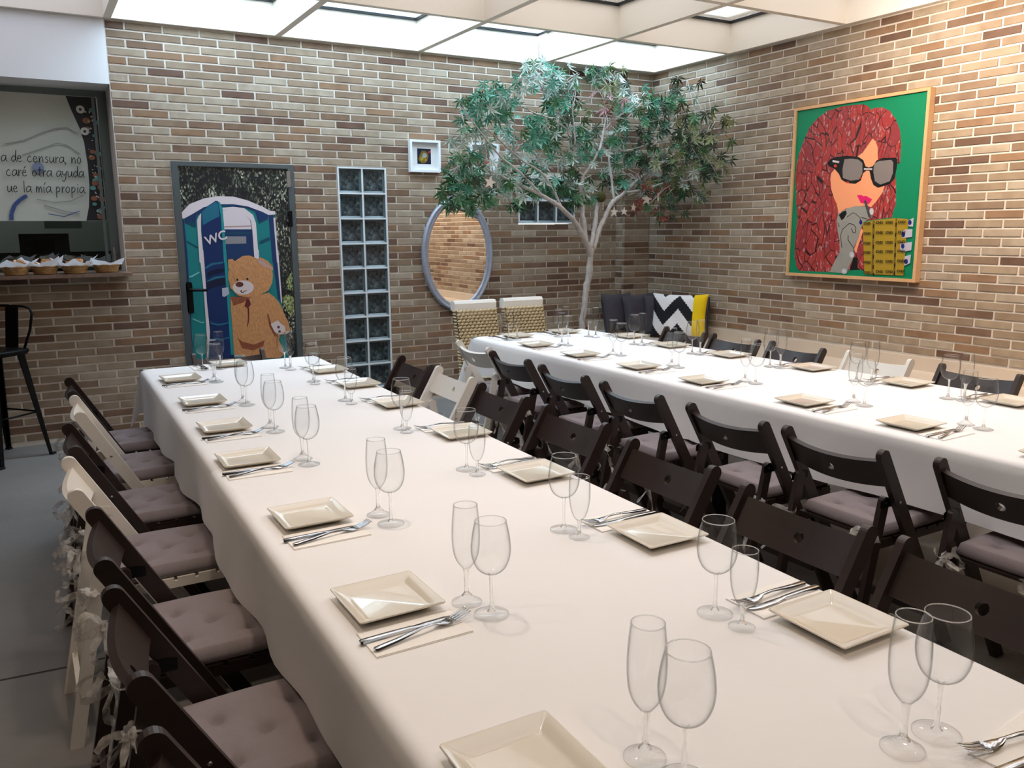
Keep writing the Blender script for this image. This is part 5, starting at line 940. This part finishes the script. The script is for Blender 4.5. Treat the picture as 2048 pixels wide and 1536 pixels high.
flat_print('portrait', [(m,cc(p)) for m,p in CANVAS_PRINT], cv, lambda a,b,d: (-.0402-d,a,b), 0)
tx = MB(); vs, fs = text_shape('IONEX', .026, 0, .92, .0008)
for a, b in CANVAS_WORDS: tx.add([(-.0545, a+2.468-v.x*.80, b-1.735+v.y*.95-.006) for v in vs], fs)
tx.build('lettering', 'print_black', cv)['kind'] = 'stuff'

# ------------------------------------------------------------------ two small white box frames
def box_frame(xc, zc, label, art):
    e = tag(empty('box_frame', (xc,-.001,zc)), label, 'picture frame', 'white box frames'); h, w = .13, .019; hx = .138
    f = MB(); f.box(-hx,-hx+w,-.045,0,-h,h).box(hx-w,hx,-.045,0,-h,h).box(-hx+w,hx-w,-.045,0,-h,-h+w).box(-hx+w,hx-w,-.045,0,h-w,h); f.build('frame', 'frame_white', e)
    MB().box(-hx+w,hx-w,-.012,-.001,-h+w,h-w).build('mount', 'mat_board', e)
    flat_print('picture', art, e, lambda a,b,d: (a,-.0125-d,b), 0)
C_ = lambda x,z,r,q=1,n=14: [(x+r*math.cos(2*PI*k/n), z+r*q*math.sin(2*PI*k/n)) for k in range(n)]
box_frame(-2.312, 2.072, 'small white box frame with a dark blue picture', [('navyblk',[(-.062,-.062),(.062,-.062),(.062,.062),(-.062,.062)]),('goldd',[(-.053,-.02),(-.035,.02),(-.02,.045),(.012,.045),(.03,.03),(.042,.005),(.03,-.03),(.01,-.055),(-.02,-.057),(-.045,-.04)]),('palegrey',[(-.02,.0),(-.005,.03),(.02,.025),(.028,.0),(.01,-.012),(-.008,-.015)]),('gold',C_(-.022,-.02,.016)),('gold',C_(.014,-.028,.012)),('redspot',[(.03,.022),(.06,.036),(.062,.048),(.045,.045)])])
box_frame(-1.755, 2.072, 'small white box frame with a red picture, half hidden by leaves', [('redspot',[(-.062,-.062),(.062,-.062),(.062,.062),(-.062,.062)]),('darkfloral',C_(.035,.01,.02,1.3)),('lips',C_(-.02,.03,.02)),('navyblk',C_(.0,-.035,.022)),('dotwhite',C_(-.03,-.01,.012))])

# ------------------------------------------------------------------ cushions on the bench
def pillow(w, h, d, mifn=None, n=28):
    mb = MB()
    for s in (-1,1):
        def fn(u, v, s=s):
            x, y = u*2-1, v*2-1; pinch = 1-.07*(1-x*x)*abs(y)**3-.0; pinch2 = 1-.07*(1-y*y)*abs(x)**3
            t = (max(0,1-x**4)*max(0,1-y**4))**.55
            return (x*w/2*pinch2, s*(d/2*t+.002)*(1+.06*math.sin(7*x+4*y)), h/2+y*h/2*pinch)
        n0 = len(mb.f); mb.grid(fn, n, n, mifn=mifn)
        if s > 0: mb.f[n0:] = [f[::-1] for f in mb.f[n0:]]
    return mb
dk = pillow(.36,.37,.13).mesh('pillow_cover'); dk.materials.append(MATS['cushion_dark'])
def put_cushion(me, loc, rz, tilt, roll, label, mats=None):
    e = tag(empty('throw_cushion', loc, rz), label, 'cushion', 'cushions on the bench'); o = obj('cover', me, None, e); o.rotation_euler = (tilt, roll, 0); return e
put_cushion(dk, (-.43,-.27,.503), .05, -.22, 0, 'dark grey cushion leaning on the pilaster, leftmost on the bench')
put_cushion(dk, (-.27,-.42,.503), -.15, -.25, -.05, 'dark grey cushion in the middle of the three on the bench')
put_cushion(dk, (-.20,-.63,.503), -.75, -.24, -.06, 'dark grey cushion directly behind the chevron cushion')
put_cushion(dk, (-.125,-.92,.503), -1.45, -.06, 0.0, 'dark grey cushion against the right wall, mostly hidden by the chevron cushion')
def chev(u, v):
    # u left to right, v bottom to top
    if u > .76: return 2
    c = int(u/.253); lu = (u-c*.253)/.253
    vv = v*1.3+(.5*(lu if c % 2 == 0 else 1-lu))
    return int(vv/.42+10) % 2
ch_me = pillow(.50,.40,.13,chev,56).mesh('pillow_cover')
for q in ('cushion_black','cushion_white','cushion_yellow'): ch_me.materials.append(MATS[q])
put_cushion(ch_me, (-.30,-.93,.503), -.95, -.20, 0, 'black and white chevron cushion with a yellow side panel')

# ------------------------------------------------------------------ metal bar stool
st = tag(empty('bar_stool', (-5.515,-.30,0), .72), 'black metal bar stool with low back beside the serving counter', 'stool')
seat = MB(); lp = [rsq(.150,.04,.690,5),rsq(.160,.045,.712,5),rsq(.158,.045,.722,5),rsq(.145,.04,.726,5)]
for l in lp: seat.v += l
n_ = len(lp[0])
for i in range(3):
    for k in range(n_): seat.f.append((i*n_+k,i*n_+(k+1)%n_,(i+1)*n_+(k+1)%n_,(i+1)*n_+k)); seat.mi.append(0); seat.sm.append(True)
seat.f += [tuple(3*n_+k for k in range(n_)), tuple(reversed(range(n_)))]; seat.mi += [0,0]; seat.sm += [False,False]
seat.build('seat', 'black_metal', st)
for sx in (-1,1):
    for sy_ in (-1,1):
        lg = MB(); t0, t1 = Vector((sx*.125,sy_*.125,.70)), Vector((sx*.195,sy_*.195,.012)); vs = []
        for p, w in ((t0,.036),(t1,.016)):
            vs += [(p.x,p.y,p.z),(p.x-sx*w*1.5,p.y,p.z),(p.x-sx*w*1.5,p.y-sy_*.006,p.z),(p.x-sx*.006,p.y-sy_*.006,p.z),(p.x-sx*.006,p.y-sy_*w*1.5,p.z),(p.x,p.y-sy_*w*1.5,p.z)]
        fs = [(i,(i+1)%6,(i+1)%6+6,i+6) for i in range(6)]+[(0,1,2,3),(0,3,4,5),(6,7,8,9),(6,9,10,11)]
        lg.add(vs, fs); l_ = lg.build('leg', 'black_metal', st)
        MB().box(t1.x-.016,t1.x+.016,t1.y-.016,t1.y+.016,0,.014).build('foot_cap', 'dark_gasket', l_)
zf = .30; q = .125+(.195-.125)*(.70-zf)/.688-.008
for a, b in (((-q,-q),(q,-q)),((q,-q),(q,q)),((q,q),(-q,q)),((-q,q),(-q,-q))):
    MB().tube([(a[0],a[1],zf),(b[0],b[1],zf)], .007, 6).build('foot_rail', 'black_metal', st)
bt = MB(); bt.tube([(.135,-.115,.715),(.165,-.15,.84),(.178,-.168,.95),(.178,-.15,.985),(.178,-.10,.995),(.178,.10,.995),(.178,.15,.985),(.178,.168,.95),(.165,.15,.84),(.135,.115,.715)], .0085, 8)
bt.build('back_tube', 'black_metal', st)
MB().prism([(.142,.715),(.175,.99),(.179,.99),(.146,.715)], -.055, .055).build('back_splat', 'black_metal', st)

# ------------------------------------------------------------------ bread baskets
bk = MB(); bk.lathe([(.0005,0),(.060,0),(.066,.01),(.074,.03),(.080,.05)], 28)
for i in range(6): bk.tube([((.064+.0028*i+.0016*(1 if (k+i) % 2 else -1))*math.cos(2*PI*k/36), (.064+.0028*i+.0016*(1 if (k+i) % 2 else -1))*math.sin(2*PI*k/36), .006+i*.008) for k in range(37)], .0042, 5, caps=False)
body_me = bk.mesh('basket_body'); body_me.materials.append(MATS['wicker_basket'])
rm = MB(); rm.tube([(.081*math.cos(2*PI*k/36), .081*math.sin(2*PI*k/36), .052+.0015*(k % 2)) for k in range(37)], .006, 6, caps=False); rim_me = rm.mesh('rim'); rim_me.materials.append(MATS['wicker_basket'])
def paper_mesh(seed):
    r = random.Random(seed); mb = MB(); s = .125; hh = [r.choice((.085,.10,.02,.075)) for _ in range(4)]
    def fn(u, v):
        x, y = (u-.5)*2, (v-.5)*2; rad = math.hypot(x,y); a = math.atan2(y,x); q = int((a+PI)/(PI/2)) % 4
        rr = .100*rad
        if rad < .6: z = .010
        elif rad < .82: z = .010+.050*(rad-.6)/.22
        else: z = .060+(rad-.82)/.6*(hh[q]-.035)
        return (rr*math.cos(a)*1.05, rr*math.sin(a)*1.05, z+.004*math.sin(7*a+seed)*(rad > .5))
    mb.grid(fn, 16, 16, smooth=False); me = mb.mesh('paper_liner'); me.materials.append(MATS['paper_white']); return me
sl = MB(); o_ = [(.040*math.cos(a)*(1+.08*math.cos(2*a)), .028*math.sin(a)) for a in [2*PI*k/18 for k in range(18)]]
i_ = [(x*.90,y*.88) for x,y in o_]; vs = [(x,y,-.007) for x,y in o_]+[(x,y,.007) for x,y in o_]+[(x,y,.0078) for x,y in i_]+[(x,y,-.0078) for x,y in i_]
sl.add(vs, [(k,(k+1)%18,18+(k+1)%18,18+k) for k in range(18)]+[(18+k,18+(k+1)%18,36+(k+1)%18,36+k) for k in range(18)]+[(54+k,54+(k+1)%18,(k+1)%18,k) for k in range(18)], 0, True)
sl.add(vs, [tuple(range(36,54)), tuple(reversed(range(54,72)))], 1)
slice_me = sl.mesh('bread_slice'); slice_me.materials.append(MATS['crust']); slice_me.materials.append(MATS['crumb'])
bx = [-5.335,-5.165,-4.985,-4.79]; BN = ['leftmost of the four','second from the left','third from the left','beside the brick edge, rightmost']
for q, x in enumerate(bx):
    y = -.135+(.02 if q % 2 else 0); e = tag(empty('bread_basket', (x,y,1.1925), q*.7), 'small wicker bread basket on the counter, %s' % BN[q], 'basket', 'bread baskets')
    obj('basket_body', body_me, None, e); obj('rim', rim_me, None, e)
    pl = obj('paper_liner', paper_mesh(q+2), None, None, (x,y,1.1945)); pl.rotation_euler = (0,0,q*.9+.5); tag(pl, 'white paper lining the bread basket %s' % BN[q], 'paper', 'basket papers')
    SN = ['lying at the front','standing at the back','tucked at the side']
    for k in range((3,3,3,0)[q]):
        o = obj('bread_slice', slice_me, None, None, (x+(-.03,.012,.035)[k], y+(-.02,.02,.0)[k], 1.256+(.0,.012,.008)[k])); o.rotation_euler = (.5+.3*k, .25-.3*k, k*1.3+q)
        tag(o, 'bread slice %s in the basket %s' % (SN[k], BN[q]), 'bread', 'bread slices')

# ------------------------------------------------------------------ tree
BASE = Vector((TREE_LIMBS['trunk'][0][0],TREE_LIMBS['trunk'][0][1],0))
tree = tag(empty('artificial_tree', BASE), 'artificial tree with pale branches and green palmate leaves in the corner', 'tree')
def rel(p): return (p[0]-BASE.x, p[1]-BASE.y, p[2]-BASE.z)
def smooth(P, sub=4):
    out = []
    for i in range(len(P)-1):
        p0, p1, p2, p3 = [Vector(P[max(0,min(len(P)-1,i+q))][:3]) for q in (-1,0,1,2)]; r1, r2 = P[i][3], P[i+1][3]
        for k in range(sub):
            t = k/sub; out.append((.5*((2*p1)+(p2-p0)*t+(2*p0-5*p1+4*p2-p3)*t*t+(3*p1-p0-3*p2+p3)*t**3), r1+(r2-r1)*t))
    out.append((Vector(P[-1][:3]), P[-1][3])); return out
tr = random.Random(5); TIPS = []
for name, P in TREE_LIMBS.items():
    if name == 'trunk': P = [(P[0][0],P[0][1],.02,.036)]+list(P)
    S_ = smooth(P); mb = MB()
    path = []; rad = []
    for p, r in S_:
        r = max(r*.8, .0035)
        path.append(rel(p+Vector((tr.uniform(-1,1),tr.uniform(-1,1),tr.uniform(-1,1)))*r*.22)); rad.append(r*tr.uniform(.86,1.12))
    mb.tube(path, rad, 9); mb.build('trunk' if name == 'trunk' else 'branch', 'bark', tree)
    if name != 'trunk': TIPS += [p for p, r in S_ if r < .016]
# side twigs towards the leaf masses
CLS = [(Vector((x,y,z)), r, c) for x,y,z,r,c in LEAF_CLUSTERS]
for c, r, k in CLS:
    near = min(TIPS, key=lambda p: (p-c).length)
    for q in range(3):
        d = c+Vector((tr.uniform(-1,1),tr.uniform(-.6,.6),tr.uniform(-1,1)))*r*.9
        if d.x > -.04: d.x = -.04
        mid = (near+d)/2+Vector((tr.uniform(-.04,.04),tr.uniform(-.04,.04),tr.uniform(.0,.06)))
        MB().tube([rel(near),rel(mid),rel(d)], [.006,.004,.0022], 6).build('twig', 'bark', tree)
MB().lathe([(.0005,0),(.10,0),(.12,.02),(.14,.22),(.145,.24),(.135,.24),(.13,.20),(.0005,.20)], 24).build('planter', 'terracotta', tree)
def leaf_mesh(variant):
    r = random.Random(variant); mb = MB(); lobes = [(-2.25,.50),(-1.45,.78),(-.7,.95),(0,1.08),(.7,.95),(1.45,.78),(2.25,.50)]
    for a, l in lobes:
        a += r.uniform(-.08,.08); l *= r.uniform(.9,1.08); d = Vector((math.sin(a),0,-math.cos(a))); n = Vector((math.cos(a),0,math.sin(a)))
        w = .105*l+.012; fold = Vector((0,.05,0)); droop = Vector((0,-.30*l*l,0))
        p0 = Vector((0,0,0)); p1 = d*l*.42+n*w+fold; p2 = d*l*.42-n*w+fold; p3 = d*l+droop; pm = d*l*.45
        mb.add([p0,p1,p3,p2,pm], [(0,1,4),(1,2,4),(2,3,4),(3,0,4)])
    mb.add([(-.012,0,0),(.012,0,0),(.012,.02,.45),(-.012,.02,.45)], [(0,1,2,3)])
    return mb
LV = [leaf_mesh(v) for v in range(4)]; LM = {}
PAL = {'g':'gggdts', 'd':'dddgdo', 't':'tttgts', 's':'sssgst', 'o':'oogdos', 'r':'rrgdlr', 'p':'prgsop'}
leaves = []
for c, r, k in CLS:
    for q in range(30 if r > .12 else 17):
        while True:
            v = Vector((tr.uniform(-1,1),tr.uniform(-1,1),tr.uniform(-1,1)))
            if v.length <= 1: break
        p = c+Vector((v.x*r, v.y*r*.9, v.z*r))
        if p.x > -.12: p.x = -.12-abs(tr.gauss(0,.02))
        if p.z > 2.80: p.z = 2.80-abs(tr.gauss(0,.03))
        leaves.append((p, tr.choice(PAL[k]), tr.uniform(.066,.104), (tr.gauss(.0,.5), tr.gauss(0,.5), tr.uniform(-1.1,1.1)), tr.randrange(4)))
leaves.sort(key=lambda t: -t[2]/(t[0]-EYE).length)
rest = {}
for q, (p, k, s, rot, v) in enumerate(leaves):
    if q < 300:
        if (k,v) not in LM:
            LM[(k,v)] = LV[v].mesh('leaf'); LM[(k,v)].materials.append(MATS['leaf_'+k])
        o = obj('leaf', LM[(k,v)], None, tree, rel(p)); o.rotation_euler = rot; o.scale = (s,s,s)
    else: rest.setdefault('all', []).append((p,k,s,rot,v))
fol = MB(); slots = list(LEAF)
from mathutils import Euler
for p, k, s, rot, v in rest.get('all', []):
    R_ = Euler(rot).to_matrix(); fol.add([Vector(rel(p))+R_ @ Vector(x)*s for x in LV[v].v], LV[v].f, slots.index(k))
if fol.v: fol.build('foliage', ['leaf_'+k for k in slots], tree)['kind'] = 'stuff'
bl = MB(); bl.lathe([(.0005,-.045)]+[(.045*math.sin(PI*i/10), -.045*math.cos(PI*i/10)) for i in range(1,10)]+[(.0005,.045)], 16)
o = bl.build('moss_ball', 'moss', None, (-.89,-.56,1.74)); tag(o, 'brown mossy ball wedged among the tree branches', 'ornament')
SNM = ['largest, hanging lower left in the tree near the mirror','smaller, right of the largest in the left leaves','against the trunk fork, turned edge-on','first of three pale ones right of the trunk','second of three pale ones right of the trunk','third of three pale ones right of the trunk','tilted one among the lower right leaves','edge-on one beside the red leaves']
sp = [(.5*math.cos(PI/2+k*PI/5)*(1 if k % 2 == 0 else .42)*2, .5*math.sin(PI/2+k*PI/5)*(1 if k % 2 == 0 else .42)*2) for k in range(10)]
for q, (x,y,z,r) in enumerate(STAR_SPOTS):
    e = tag(empty('star_ornament', (x,y,z)), 'white star ornament, %s' % SNM[q], 'ornament', 'star ornaments')
    s_o = MB().prism([(a*r*.95,b*r*.95) for a,b in sp], -.004, .004).build('star', 'star_white', e); s_o.rotation_euler = (0, tr.uniform(-.3,.3), tr.uniform(-.3,.3) if q not in (2,7) else 1.0)
    MB().tube([(0,0,r*.9),(.002,.002,r*.9+.12)], .0012, 4).build('thread', 'thread', e)
du = tag(MB().tube([(-.62,-.12,2.90),(-.56,-.14,2.875),(-.46,-.16,2.83),(-.38,-.17,2.76),(-.33,-.18,2.66)], [.05,.052,.052,.052,.05], 14).build('air_hose', 'foil'), 'silver flexible air hose below the soffit behind the tree', 'hose')
